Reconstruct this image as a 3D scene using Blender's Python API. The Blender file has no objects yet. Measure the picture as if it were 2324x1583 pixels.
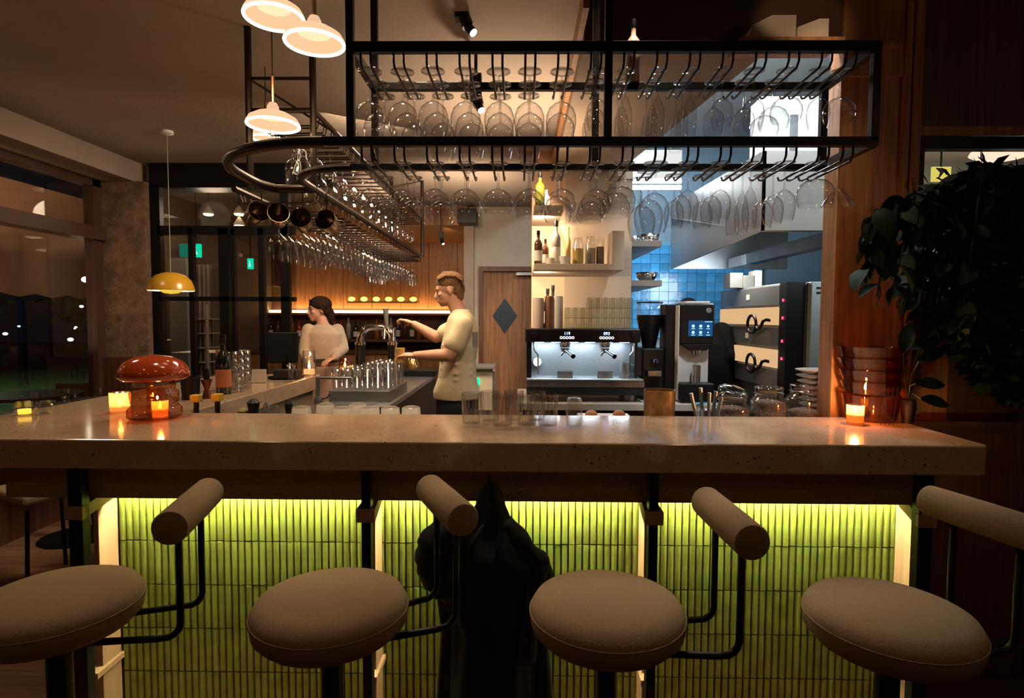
import bpy, bmesh, math, random
from mathutils import Vector, Matrix, Euler
random.seed(7)
SC = bpy.context.scene
COL = SC.collection
R = math.radians

# ------------------------------------------------------------------ camera, world, exposure
F_PX, W_PX, H_PX = 1330.0, 2324.0, 1583.0
EYE = Vector((0, 0, 1.52))
cam_d = bpy.data.cameras.new('camera'); cam = bpy.data.objects.new('camera', cam_d); COL.objects.link(cam)
cam_d.sensor_width = 36; cam_d.lens = F_PX / W_PX * 36; cam_d.clip_start = .02; cam_d.clip_end = 200
CR = (Matrix.Rotation(R(.78), 3, 'Z') @ Matrix.Rotation(R(90 - 3.05), 3, 'X') @ Matrix.Rotation(R(.25), 3, 'Z'))
cam.matrix_world = Matrix.Translation(EYE) @ CR.to_4x4()
SC.camera = cam
def ray(px, py):
    return CR @ Vector(((px - W_PX / 2) / F_PX, (H_PX / 2 - py) / F_PX, -1))
def at(px, py, Y):
    """world point seen at a pixel of the photograph, at depth Y"""
    d = ray(px, py); return EYE + d * (Y / d.y)
def atz(px, py, z):
    d = ray(px, py); return EYE + d * ((z - EYE.z) / d.z)
def atx(px, py, x):
    d = ray(px, py); return EYE + d * (x / d.x)

w = bpy.data.worlds.new('night'); SC.world = w; w.use_nodes = True
w.node_tree.nodes['Background'].inputs[0].default_value = (.012, .014, .022, 1)
w.node_tree.nodes['Background'].inputs[1].default_value = .25
SC.view_settings.view_transform = 'Standard'; SC.view_settings.look = 'None'
SC.view_settings.exposure = 0.0; SC.view_settings.gamma = 1; SC.view_settings.use_curve_mapping = False
cy = SC.cycles
cy.use_denoising = True
cy.max_bounces = 8; cy.diffuse_bounces = 3; cy.glossy_bounces = 4; cy.transmission_bounces = 6
cy.transparent_max_bounces = 40; cy.caustics_reflective = False; cy.caustics_refractive = False
cy.sample_clamp_indirect = 3.0; cy.use_adaptive_sampling = True; cy.adaptive_threshold = .02

def light(name, kind, loc, energy, color, size=.1, target=None, spot=60, blend=.5, size_y=None):
    l = bpy.data.lights.new(name, kind); l.energy = energy; l.color = color
    if kind == 'AREA':
        l.size = size
        if size_y: l.shape = 'RECTANGLE'; l.size_y = size_y
    elif kind in ('POINT', 'SPOT'): l.shadow_soft_size = size
    if kind == 'SPOT': l.spot_size = R(spot); l.spot_blend = blend
    o = bpy.data.objects.new(name, l); COL.objects.link(o); o.location = loc
    if target is not None:
        o.rotation_euler = (Vector(target) - Vector(loc)).to_track_quat('-Z', 'Y').to_euler()
    return o
WARM = (1, .62, .33); WARM2 = (1, .74, .5); COOL = (.84, .93, 1)
# added unseen fill lights in the dining room, behind and above the camera
for x_, y_, e_ in ((-2.2, -.6, 3.6), (-.6, -1.2, 3.6), (1.4, -.6, 3.6), (-1.75, 1.3, 2.0), (-.65, 1.35, 2.0), (.4, 1.35, 2.0), (1.45, 1.3, 2.0)):
    light('dining_room_fill', 'SPOT', (x_, y_, 2.7), e_, WARM, .035, (x_, y_ + (.25 if y_ > 0 else 1.6), 0), 120, .6)
light('bar_downlight', 'SPOT', (-1.35, 2.4, 2.87), 36, WARM2, .05, (-1.3, 2.4, .9), 80, .9)
light('bar_downlight', 'SPOT', (-.45, 2.28, 2.87), 68, WARM2, .05, (-.4, 2.33, .9), 70, .9)
light('bar_downlight', 'SPOT', (.5, 2.28, 3.2), 95, WARM2, .05, (.5, 2.35, .9), 58, .8)
light('bar_downlight', 'SPOT', (1.3, 2.3, 3.2), 22, WARM2, .05, (1.25, 2.45, .9), 60, .7)
light('dining_room_fill', 'AREA', (-3.0, 3.2, 2.8), 6, WARM2, .3, (-3, 3.2, 0))
light('corner_fill', 'POINT', (2.6, .6, 2.6), 5, WARM, .04)  # added fill for the dark upper right wall
# spots of the ceiling fixtures over the bar, plus added fill lights
light('ceiling_spot_beam', 'SPOT', (.14, 3.9, 2.72), 140, WARM2, .02, (.16, 4.95, 2.25), 30, .5)
light('column_fill', 'AREA', (.155, 4.45, 2.27), 9, WARM2, .10, (.165, 4.95, 2.1), size_y=.05)  # added fill below the upper shelf, brightens the peach column
light('column_fill', 'AREA', (.155, 4.4, 1.86), 11, WARM2, .10, (.165, 4.95, 1.6), size_y=.05)  # added fill below the long shelf, brightens the column under it
light('ceiling_spot_beam', 'SPOT', (-.2, 3.0, 2.35), 30, WARM2, .03, (-.6, 4.1, 1.1), 70, .8)
light('back_bar_beam', 'SPOT', (-.95, 7.5, 2.62), 14, WARM2, .05, (-.9, 9, 2.2), 80, .8)
light('plaster_fill', 'SPOT', (.05, 3.95, 2.1), 88, WARM2, .08, (-.05, 3.75, 3), 125, .9)  # added uplight in mid-air, brightens the ceiling plaster
light('plaster_fill', 'SPOT', (-.5, 5.6, 2.2), 60, WARM2, .08, (-.5, 5.9, 3), 130, .9)  # second added uplight, brightens the ceiling further back
light('patch_spot', 'SPOT', (.3, 1.2, 3.1), 30, WARM2, .03, (1.18, 2.6, 2.84), 13, .5)  # added spot, brightens the blocks that stand in for a light patch
light('back_bar_fill', 'AREA', (-.95, 4.0, 2.8), 68, WARM2, .6, (-1.6, 5.0, 0))
# kitchen fluorescents, plus added fill lights under and around the hood
light('kitchen_light_and_fill', 'AREA', (1.15, 5.2, 3.33), 55, COOL, .5, (1.35, 5.3, 0))
light('kitchen_light_and_fill', 'AREA', (1.2, 2.95, 3.3), 48, COOL, .25, (1.75, 3.9, 2.1))  # added unseen light, brightens the hood front and the duct box
light('hood_fill', 'AREA', (2.1, 3.36, 1.99), 5, COOL, .3, (2.1, 3.9, 1.1))  # added fill inside the hood, brightens the steel cabinet
light('kitchen_fill', 'POINT', (1.55, 5.9, 1.0), 4, (1, .95, .85), .05)  # added fill hidden at counter level, lights hood underside and oven
light('hood_fill', 'AREA', (1.8, 5.2, 1.9), 7, COOL, .4, (1.55, 6.4, 1.8))  # added fill at the far end of the hood, brightens the blue tiles
light('hood_fill', 'AREA', (1.62, 4.4, 1.98), 9, (1, .9, .75), .3, (1.62, 4.3, 0))
light('side_room_light', 'POINT', (3.6, 4.4, 2.3), 14, (1, .9, .75), .1)

# ------------------------------------------------------------------ materials
MATS = {}
def nt(name):
    m = bpy.data.materials.new(name); m.use_nodes = True; n = m.node_tree
    return m, n, n.nodes, n.links
def pbr(name, col, rough=.6, metal=0, var=.0, scale=8, bump=0, bscale=None, spec=.5, coat=0, stretch=None, sheen=0, alpha=1, trans=0, obj=False):
    if name in MATS: return MATS[name]
    m, n, N, L = nt(name); b = N['Principled BSDF']
    b.inputs['Base Color'].default_value = (*col, 1); b.inputs['Roughness'].default_value = rough
    b.inputs['Metallic'].default_value = metal; b.inputs['Specular IOR Level'].default_value = spec
    b.inputs['Coat Weight'].default_value = coat; b.inputs['Sheen Weight'].default_value = sheen
    b.inputs['Transmission Weight'].default_value = trans
    tc = N.new('ShaderNodeTexCoord'); mp = N.new('ShaderNodeMapping'); L.new(tc.outputs['Object'], mp.inputs[0])
    if stretch: mp.inputs['Scale'].default_value = stretch
    if var or bump:
        no = N.new('ShaderNodeTexNoise'); no.inputs['Scale'].default_value = scale; no.inputs['Detail'].default_value = 6
        L.new(mp.outputs[0], no.inputs['Vector'])
    if var:
        mx = N.new('ShaderNodeMix'); mx.data_type = 'RGBA'
        mx.inputs[6].default_value = (*[c * (1 - var) for c in col], 1); mx.inputs[7].default_value = (*[min(1, c * (1 + var)) for c in col], 1)
        rp = N.new('ShaderNodeMapRange'); rp.inputs[1].default_value = .3; rp.inputs[2].default_value = .7
        L.new(no.outputs[0], rp.inputs[0]); L.new(rp.outputs[0], mx.inputs[0])
        src = mx.outputs[2]
        if obj:
            oi = N.new('ShaderNodeObjectInfo'); hv = N.new('ShaderNodeHueSaturation')
            r2 = N.new('ShaderNodeMapRange'); r2.inputs[3].default_value = .82; r2.inputs[4].default_value = 1.18
            L.new(oi.outputs['Random'], r2.inputs[0]); L.new(r2.outputs[0], hv.inputs['Value']); L.new(src, hv.inputs['Color']); src = hv.outputs[0]
        L.new(src, b.inputs['Base Color'])
    if bump:
        bn = N.new('ShaderNodeTexNoise'); bn.inputs['Scale'].default_value = bscale or scale; bn.inputs['Detail'].default_value = 5
        L.new(mp.outputs[0], bn.inputs['Vector'])
        bp = N.new('ShaderNodeBump'); bp.inputs['Strength'].default_value = bump; bp.inputs['Distance'].default_value = .01
        L.new(bn.outputs[0], bp.inputs['Height']); L.new(bp.outputs[0], b.inputs['Normal'])
    MATS[name] = m; return m
def emit(name, col, s):
    if name in MATS: return MATS[name]
    m, n, N, L = nt(name); N.remove(N['Principled BSDF']); e = N.new('ShaderNodeEmission')
    e.inputs[0].default_value = (*col, 1); e.inputs[1].default_value = s
    L.new(e.outputs[0], N['Material Output'].inputs[0]); MATS[name] = m; return m
def glass(name, tint=(1, 1, 1), edge=.35, refl=1.0, rough=.02):
    """blown glass as a shell: clear seen square on, darker and mirror-like at its edges"""
    if name in MATS: return MATS[name]
    m, n, N, L = nt(name); N.remove(N['Principled BSDF'])
    lw = N.new('ShaderNodeLayerWeight'); lw.inputs[0].default_value = .5
    mc = N.new('ShaderNodeMix'); mc.data_type = 'RGBA'
    mc.inputs[6].default_value = (*[t * .96 for t in tint], 1); mc.inputs[7].default_value = (*[t * edge * .75 for t in tint], 1)
    pw = N.new('ShaderNodeMath'); pw.operation = 'POWER'; pw.inputs[1].default_value = 3.5
    L.new(lw.outputs['Facing'], pw.inputs[0]); L.new(pw.outputs[0], mc.inputs[0])
    tr = N.new('ShaderNodeBsdfTransparent'); L.new(mc.outputs[2], tr.inputs[0])
    gl = N.new('ShaderNodeBsdfGlossy'); gl.inputs['Roughness'].default_value = rough
    fr = N.new('ShaderNodeMath'); fr.operation = 'POWER'; fr.inputs[1].default_value = 4; L.new(lw.outputs['Facing'], fr.inputs[0])
    mu = N.new('ShaderNodeMath'); mu.operation = 'MULTIPLY_ADD'; mu.inputs[1].default_value = .55 * refl; mu.inputs[2].default_value = .11; mu.use_clamp = True
    L.new(fr.outputs[0], mu.inputs[0])
    mx = N.new('ShaderNodeMixShader'); L.new(mu.outputs[0], mx.inputs[0]); L.new(tr.outputs[0], mx.inputs[1]); L.new(gl.outputs[0], mx.inputs[2])
    L.new(mx.outputs[0], N['Material Output'].inputs[0]); MATS[name] = m; return m
def frosted(name, col, clear=.35):
    if name in MATS: return MATS[name]
    m, n, N, L = nt(name); N.remove(N['Principled BSDF'])
    a = N.new('ShaderNodeBsdfTranslucent'); a.inputs[0].default_value = (*col, 1)
    b = N.new('ShaderNodeBsdfTransparent'); b.inputs[0].default_value = (*col, 1)
    g = N.new('ShaderNodeBsdfGlossy'); g.inputs['Roughness'].default_value = .12
    x = N.new('ShaderNodeMixShader'); x.inputs[0].default_value = clear; L.new(a.outputs[0], x.inputs[1]); L.new(b.outputs[0], x.inputs[2])
    y = N.new('ShaderNodeMixShader'); y.inputs[0].default_value = .08; L.new(x.outputs[0], y.inputs[1]); L.new(g.outputs[0], y.inputs[2])
    L.new(y.outputs[0], N['Material Output'].inputs[0]); MATS[name] = m; return m
def terrazzo(name, col, rough):
    m, n, N, L = nt(name); b = N['Principled BSDF']; b.inputs['Roughness'].default_value = rough; b.inputs['Specular IOR Level'].default_value = .95 if rough < .3 else .4
    tc = N.new('ShaderNodeTexCoord')
    no = N.new('ShaderNodeTexNoise'); no.inputs['Scale'].default_value = 9; no.inputs['Detail'].default_value = 8; L.new(tc.outputs['Object'], no.inputs['Vector'])
    base = N.new('ShaderNodeMix'); base.data_type = 'RGBA'; base.inputs[6].default_value = (*[c * .8 for c in col], 1); base.inputs[7].default_value = (*[c * 1.2 for c in col], 1)
    L.new(no.outputs[0], base.inputs[0]); cur = base.outputs[2]
    for sc, lo, hi, c2, dens in ((55, .12, .2, (.035, .02, .012), .62), (120, .1, .2, (.09, .05, .03), .55), (90, .14, .22, (.75, .62, .48), .6), (28, .1, .16, (.06, .025, .012), .7)):
        v = N.new('ShaderNodeTexVoronoi'); v.inputs['Scale'].default_value = sc; L.new(tc.outputs['Object'], v.inputs['Vector'])
        r = N.new('ShaderNodeMapRange'); r.inputs[1].default_value = lo; r.inputs[2].default_value = hi; r.inputs[3].default_value = 1; r.inputs[4].default_value = 0
        n2 = N.new('ShaderNodeTexNoise'); n2.inputs['Scale'].default_value = sc * .22; L.new(tc.outputs['Object'], n2.inputs['Vector'])
        g = N.new('ShaderNodeMath'); g.operation = 'GREATER_THAN'; g.inputs[1].default_value = dens - .08; L.new(n2.outputs[0], g.inputs[0])
        # jitter the chip outline
        ad = N.new('ShaderNodeVectorMath'); ad.operation = 'MULTIPLY_ADD'; ad.inputs[1].default_value = (.012,) * 3
        n3 = N.new('ShaderNodeTexNoise'); n3.inputs['Scale'].default_value = sc * 2; L.new(tc.outputs['Object'], n3.inputs['Vector'])
        L.new(n3.outputs['Color'], ad.inputs[0]); L.new(tc.outputs['Object'], ad.inputs[2]); L.new(ad.outputs[0], v.inputs['Vector'])
        L.new(v.outputs['Distance'], r.inputs[0])
        mu = N.new('ShaderNodeMath'); mu.operation = 'MULTIPLY'; L.new(r.outputs[0], mu.inputs[0]); L.new(g.outputs[0], mu.inputs[1])
        mx = N.new('ShaderNodeMix'); mx.data_type = 'RGBA'; L.new(mu.outputs[0], mx.inputs[0]); L.new(cur, mx.inputs[6]); mx.inputs[7].default_value = (*c2, 1); cur = mx.outputs[2]
    L.new(cur, b.inputs['Base Color']); return m
def wood(name, col, rough=.45, scale=3, axis='Z', var=.35, obj=False):
    st = {'Z': (14, 14, 1), 'X': (1, 14, 14), 'Y': (14, 1, 14)}[axis]
    return pbr(name, col, rough, var=var, scale=scale, stretch=st, bump=.15, obj=obj)

M = dict(
    metal=pbr('black_steel', (.008, .0075, .008), .4, .3, spec=.3),
    metal2=pbr('dark_bronze_tube', (.05, .035, .028), .35, .8),
    chrome=pbr('chrome', (.75, .75, .76), .12, 1),
    steel=pbr('brushed_steel', (.36, .375, .38), .42, .85, var=.12, scale=30, stretch=(1, 1, 12)),
    steeld=pbr('dull_steel', (.28, .3, .32), .42, .85, var=.15, scale=6),
    plaster=pbr('plaster', (.42, .33, .25), .9, var=.1, scale=3, bump=.5, bscale=22),
    ceil=pbr('ceiling_paint', (.36, .29, .235), .9, var=.08, scale=2, bump=.25, bscale=30),
    wood=wood('oak_panel', (.36, .16, .06)),
    woodd=wood('dark_wood', (.10, .038, .022)),
    woodp=wood('pale_oak', (.36, .225, .135), .55, var=.15),
    floor=wood('floor_oak', (.30, .17, .09), .4, axis='X', obj=True),
    black=pbr('black_plastic', (.006, .006, .007), .4, spec=.3),
    blackm=pbr('matte_black', (.012, .012, .013), .7),
    cream=pbr('cream_paint', (.62, .54, .43), .6),
    white=pbr('white_ceramic', (.75, .72, .68), .3),
    boucle=pbr('cream_boucle', (.34, .245, .14), .95, var=.07, scale=140, bump=.28, bscale=260),
    glass=glass('clear_glass'), glass2=glass('tumbler_glass', edge=1.3, refl=2.2),
    amber=glass('amber_glass', (1, .75, .45), .6), pane=glass('window_glass', (.85, .85, .85), .7, .9, .0),
    tile=pbr('green_glazed_tile', (.30, .38, .075), .2, var=.22, scale=14, bump=.12, bscale=30, spec=.6, obj=True),
    grout=pbr('dark_green_grout', (.05, .07, .012), .9),
    btile=pbr('blue_glazed_tile', (.05, .26, .52), .15, var=.25, scale=8, bump=.3, bscale=12, spec=.6, obj=True),
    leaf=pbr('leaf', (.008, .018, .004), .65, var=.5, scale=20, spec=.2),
    top=terrazzo('speckled_stone_polished', (.52, .375, .25), .12),
    stone=terrazzo('speckled_stone', (.36, .275, .165), .55),
    marble=pbr('pale_marble', (.6, .57, .5), .3, var=.15, scale=5),
)

# ------------------------------------------------------------------ mesh helpers
class MB:
    def __init__(s): s.v = []; s.f = []; s.T = None
    def add(s, vs, fs):
        b = len(s.v)
        s.v += [(s.T @ Vector(v)) if s.T else Vector(v) for v in vs]; s.f += [tuple(i + b for i in f) for f in fs]; return s
    def box(s, x0, x1, y0, y1, z0, z1):
        v = [(x, y, z) for z in (z0, z1) for y in (y0, y1) for x in (x0, x1)]
        return s.add(v, [(0, 2, 3, 1), (4, 5, 7, 6), (0, 1, 5, 4), (2, 6, 7, 3), (0, 4, 6, 2), (1, 3, 7, 5)])
    def cbox(s, c, d, rz=0, rx=0, ry=0):
        m = Matrix.Translation(Vector(c)) @ Euler((rx, ry, rz)).to_matrix().to_4x4()
        h = [x / 2 for x in d]
        v = [m @ Vector((x * h[0], y * h[1], z * h[2])) for z in (-1, 1) for y in (-1, 1) for x in (-1, 1)]
        return s.add(v, [(0, 2, 3, 1), (4, 5, 7, 6), (0, 1, 5, 4), (2, 6, 7, 3), (0, 4, 6, 2), (1, 3, 7, 5)])
    def rings(s, rings, cap=True, closed=False):
        n = len(rings[0]); vs = [p for r in rings for p in r]; fs = []
        m = len(rings)
        for i in range(m if closed else m - 1):
            for j in range(n):
                a, b2 = i * n + j, i * n + (j + 1) % n; c, d = ((i + 1) % m) * n + (j + 1) % n, ((i + 1) % m) * n + j
                fs.append((a, b2, c, d))
        if cap and not closed: fs.append(tuple(range(n))[::-1]); fs.append(tuple((m - 1) * n + j for j in range(n)))
        return s.add(vs, fs)
    def lathe(s, prof, seg=20, c=(0, 0, 0), cap=True, ribs=0, rib=0):
        rs = []
        for r, z in prof:
            rs.append([(c[0] + (r * (1 + (rib * (1 if k % 2 else -1) if ribs else 0))) * math.cos(2 * math.pi * k / seg), c[1] + (r * (1 + (rib * (1 if k % 2 else -1) if ribs else 0))) * math.sin(2 * math.pi * k / seg), c[2] + z) for k in range(seg)])
        return s.rings(rs, cap)
    def tube(s, pts, r, seg=8, closed=False, cap=True, sq=None):
        pts = [Vector(p) for p in pts]; rr = r if isinstance(r, (list, tuple)) else [r] * len(pts)
        n = len(pts); rings = []; up = None
        for i, p in enumerate(pts):
            if closed: t = (pts[(i + 1) % n] - pts[i - 1])
            else: t = pts[min(i + 1, n - 1)] - pts[max(i - 1, 0)]
            t.normalize()
            if up is None: up = Vector((0, 0, 1)) if abs(t.z) < .9 else Vector((0, 1, 0))
            a = t.cross(up)
            if a.length < 1e-4: a = t.cross(Vector((1, 0, 0)))
            a.normalize(); b = a.cross(t).normalized(); up = b
            rings.append([p + (a * math.cos(2 * math.pi * k / seg + (math.pi / 4 if seg == 4 else 0)) + b * math.sin(2 * math.pi * k / seg + (math.pi / 4 if seg == 4 else 0))) * rr[i] for k in range(seg)])
        return s.rings(rings, cap, closed)
    def ball(s, c, r, seg=12, rg=8, rot=None):
        r = (r, r, r) if not isinstance(r, (tuple, list)) else r; c = Vector(c); rings = []
        m = rot.to_matrix() if rot else None
        for i in range(rg + 1):
            a = math.pi * i / rg; a = min(max(a, .02), math.pi - .02); ring = []
            for k in range(seg):
                p = Vector((r[0] * math.sin(a) * math.cos(2 * math.pi * k / seg), r[1] * math.sin(a) * math.sin(2 * math.pi * k / seg), -r[2] * math.cos(a)))
                ring.append(c + (m @ p if m else p))
            rings.append(ring)
        return s.rings(rings)
    def prism(s, poly, y0, y1, plane='XZ'):
        f = {'XZ': lambda a, b, t: (a, t, b), 'XY': lambda a, b, t: (a, b, t), 'YZ': lambda a, b, t: (t, a, b)}[plane]
        n = len(poly); v = [f(a, b, y0) for a, b in poly] + [f(a, b, y1) for a, b in poly]
        return s.add(v, [tuple(range(n)), tuple(range(n, 2 * n))[::-1]] + [(i, (i + 1) % n, n + (i + 1) % n, n + i) for i in range(n)])
    def mesh(s, name, mat, smooth=False, off=None):
        me = bpy.data.meshes.new(name)
        vs = [v - off for v in s.v] if off is not None else s.v
        me.from_pydata([tuple(v) for v in vs], [], s.f); me.update()
        bm = bmesh.new(); bm.from_mesh(me); bmesh.ops.recalc_face_normals(bm, faces=bm.faces); bm.to_mesh(me); bm.free()
        if mat: me.materials.append(mat)
        if smooth:
            me.polygons.foreach_set('use_smooth', [True] * len(me.polygons))
            if smooth != 'full':
                try: me.set_sharp_from_angle(angle=R(40))
                except Exception: pass
        return me
    def build(s, name, mat, parent=None, smooth=False, bevel=0, label=None, kind=None, seg=2):
        o = bpy.data.objects.new(name, None) if False else None
        off = root_loc(parent) if parent else None
        me = s.mesh(name, mat, smooth, off); o = bpy.data.objects.new(name, me); COL.objects.link(o)
        if parent: o.parent = parent
        if bevel:
            b = o.modifiers.new('bevel', 'BEVEL'); b.width = bevel; b.segments = seg; b.limit_method = 'ANGLE'; b.angle_limit = R(40)
        if label: o['label'] = label
        if kind: o['kind'] = kind
        return o
def root_loc(o):
    v = Vector((0, 0, 0))
    while o: v += o.location; o = o.parent
    return v
def tag(o, label=None, cat=None, group=None, kind=None):
    if label: o['label'] = label
    if cat: o['category'] = cat
    if group: o['group'] = group
    if kind: o['kind'] = kind
    return o
def thing(name, label, cat, loc=(0, 0, 0), group=None):
    o = bpy.data.objects.new(name, None); COL.objects.link(o); o.location = loc; o.empty_display_size = .05
    return tag(o, label, cat, group)
def copy_tree(o, parent=None):
    c = o.copy(); COL.objects.link(c)
    if parent: c.parent = parent
    for ch in list(o.children): copy_tree(ch, c)
    return c
def struct(mb, name, mat, bevel=0, label=None, parent=None):
    o = mb.build(name, mat, parent, bevel=bevel)
    if not parent: o['kind'] = 'structure'
    if label: o['label'] = label
    return o
def text(name, s, mat, parent, loc, size, rot=(R(90), 0, 0), depth=.0005):
    c = bpy.data.curves.new(name, 'FONT'); c.body = s; c.size = size; c.extrude = depth; c.align_x = 'CENTER'; c.align_y = 'CENTER'
    o = bpy.data.objects.new(name, c); COL.objects.link(o)
    dg = bpy.context.evaluated_depsgraph_get(); me = bpy.data.meshes.new_from_object(o.evaluated_get(dg)); bpy.data.objects.remove(o)
    o = bpy.data.objects.new(name, me); COL.objects.link(o); me.materials.append(mat)
    o.parent = parent; o.location = Vector(loc) - (root_loc(parent) if parent else Vector()); o.rotation_euler = rot
    return o
def arc(cx, cy2, r, a0, a1, n):
    return [(cx + r * math.cos(R(a0 + (a1 - a0) * i / n)), cy2 + r * math.sin(R(a0 + (a1 - a0) * i / n))) for i in range(n + 1)]
def remesh(o, voxel, smooth=3):
    m = o.modifiers.new('r', 'REMESH'); m.mode = 'VOXEL'; m.voxel_size = voxel; m.use_smooth_shade = True
    if smooth: s = o.modifiers.new('s', 'SMOOTH'); s.iterations = smooth; s.factor = .5
    dg = bpy.context.evaluated_depsgraph_get(); me = bpy.data.meshes.new_from_object(o.evaluated_get(dg))
    o.modifiers.clear(); old = o.data; me.name = old.name; o.data = me
    if not me.materials and old.materials: me.materials.append(old.materials[0])
    return o
# ================================================================== the setting
CEIL = 2.9
fl = struct(MB().box(-5.2, 4.6, -2.4, 10.2, -.05, -.004), 'floor', M['woodd'])
pk = MB().box(-.6, .6, -.07, .07, -.004, .002).mesh('plank', M['floor'])
k = 0
for row in range(30):
    y = .9 + row * .142; x = -4.9 + (row % 3) * .42 - .1
    while x < -1.7:
        o = bpy.data.objects.new('plank', pk); COL.objects.link(o); o.parent = fl; o.location = (x + .6, y, 0); o.scale.x = .995; x += 1.205; k += 1
struct(MB().box(-3.45, .28, -2.4, 9.2, CEIL, CEIL + .1), 'ceiling', M['ceil'])
# boxed soffit along the window side
struct(MB().box(-3.8, -3.45, -2.4, 5.5, 2.72, CEIL + .1), 'trim_1', M['ceil'])
# lowered wooden ceiling over the right part, between dining room and kitchen
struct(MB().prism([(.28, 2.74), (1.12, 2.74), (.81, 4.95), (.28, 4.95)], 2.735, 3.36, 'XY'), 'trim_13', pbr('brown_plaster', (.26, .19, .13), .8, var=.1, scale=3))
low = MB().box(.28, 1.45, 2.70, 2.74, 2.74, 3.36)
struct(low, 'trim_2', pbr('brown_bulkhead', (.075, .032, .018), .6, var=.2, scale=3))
struct(MB().box(.28, 4.5, -2.4, 2.7, 3.35, 3.4), 'ceiling_1', M['woodd'])
struct(MB().box(.255, .28, 2.5, 4.95, 2.8, CEIL), 'trim_3', M['wood'])
# right wooden column / wall with the pass-through opening
RW = 2.70
wr = MB().box(1.43, 1.765, RW, RW + .12, 0, 2.6).box(1.43, 1.765, RW - .012, RW + .1, 2.6, 3.35)
wo = struct(wr, 'wall_right', M['wood'])
struct(MB().box(1.765, 1.96, RW, RW + .12, 0, 1.03).box(1.96, 4.5, RW, RW + .12, 0, 1.35), 'wall_right_1', M['woodd'])
struct(MB().box(1.765, 4.5, RW, RW + .12, 2.34, 3.35), 'wall_right_2', M['woodd'])
struct(MB().box(1.765, 1.96, RW + .001, RW + .119, 1.03, 1.56), 'wall_right_3', M['wood'])
struct(MB().box(1.70, 1.725, RW - .025, RW, 1.09, 3.3), 'trim_4', M['wood'])
struct(MB().box(1.735, 1.765, RW - .04, RW, 1.09, 3.3), 'trim_5', M['wood'])
struct(MB().box(1.765, 4.5, RW - .03, RW, 2.335, 2.375), 'trim_6', M['wood'])
struct(MB().box(1.80, 4.5, RW - .04, RW - .002, 1.03, 1.06), 'trim_7', M['woodd'])
struct(MB().box(1.43, 1.68, RW - .03, RW - .013, 2.72, 2.745), 'trim_8', M['wood'])
wf = MB().box(1.77, 1.80, RW - .02, RW + .03, 1.56, 2.33).box(1.8, 4.5, RW - .02, RW + .03, 2.28, 2.333).box(1.97, 4.5, RW - .02, RW + .03, 1.34, 1.37)
struct(wf, 'window_9', M['metal'], label='black frame of the opening behind the plant')
# side room seen through the opening
struct(MB().box(3.3, 4.6, 5.3, 5.4, 0, 3.0), 'wall_side_room', pbr('grey_green_wall', (.25, .27, .22), .8))
struct(MB().prism([(1.80, 2.82), (1.86, 2.82), (3.42, 5.35), (3.36, 5.35)], 0, 3.36, 'XY'), 'wall_side_room_1', MATS['grey_green_wall'])
# kitchen
struct(MB().box(.8, 4.6, 6.42, 6.5, 0, 3.36), 'wall_kitchen', pbr('kitchen_wall', (.15, .24, .32), .6))
struct(MB().box(.3, 4.6, 2.72, 6.5, 3.36, 3.42), 'ceiling_kitchen', pbr('kitchen_ceiling', (.4, .43, .45), .7))
tl = struct(MB().box(.9, 2.6, 6.395, 6.42, 1.3, 2.35), 'trim_9', pbr('blue_grout', (.12, .3, .42), .8), label='bed of the blue kitchen wall tiles')
tm = MB().cbox((0, 0, 0), (.096, .014, .096)).mesh('tile', M['btile'])
for i in range(17):
    for j in range(10):
        o = bpy.data.objects.new('tile', tm); COL.objects.link(o); o.parent = tl
        o.location = (.952 + i * .1, 6.389 - random.random() * .003, 1.36 + j * .1); o.rotation_euler = (random.uniform(-.03, .03), 0, random.uniform(-.03, .03))
# plaster wall behind the coffee machine
PX0, PX1, PYW = .095, .93, 4.95
struct(MB().box(.37, PX1, PYW, PYW + .12, 0, 3.36), 'wall_back', M['plaster'])
struct(MB().box(PX0, .37, PYW, PYW + .12, 0, 2.9), 'wall_back_1', pbr('peach_wall', (.66, .42, .27), .6, var=.12, scale=4))  # paler, warmer peach section of the back wall
# wall with the door
DW = 7.4
dw = MB().box(-.66, -.49, DW, DW + .12, 0, CEIL).box(-.49, .6, DW, DW + .12, 2.14, CEIL).box(.3, 1.1, DW, DW + .12, 0, 2.14)
struct(dw, 'wall_back_2', pbr('cream_wall', (.5, .42, .33), .8, var=.06, scale=4))
struct(MB().box(-.52, -.47, DW - .03, DW, 0, 2.16).box(-.47, .3, DW - .03, DW, 2.1, 2.16), 'trim_10', M['woodd'])
d1 = struct(MB().box(-.47, .3, DW + .02, DW + .06, 0, 2.1), 'door_1', wood('door_oak', (.24, .105, .04), .6))
zc = at(1146, 716, DW).z; xc = at(1146, 716, DW).x
dm = [(xc, zc + .22), (xc + .155, zc), (xc, zc - .22), (xc - .155, zc)]
MB().prism(dm, DW + .005, DW + .03).build('window', pbr('dark_blue_glass', (.03, .05, .07), .15, spec=.8), d1, label='dark diamond shaped window in the door')
MB().box(-.05, .17, DW - .06, DW - .03, 2.05, 2.085).build('door_closer', M['steel'], d1)
# back bar wall with oak panels
BB = 9.1
bw = struct(MB().box(-3.97, -.5, BB, BB + .1, 0, CEIL), 'wall_far', M['woodd'])
for i in range(7):
    x0 = -3.62 + i * .442
    MB().box(x0 + .003, x0 + .439, BB - .03, BB, 1.65, 2.66).build('panel', M['wood'], bw, bevel=.003)
struct(MB().box(-3.45, -.66, 7.3, BB, 2.66, CEIL), 'trim_11', M['wood'])
struct(MB().box(-.7, -.58, 7.3, BB, 0, 2.66), 'wall_far_1', M['plaster'])
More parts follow.
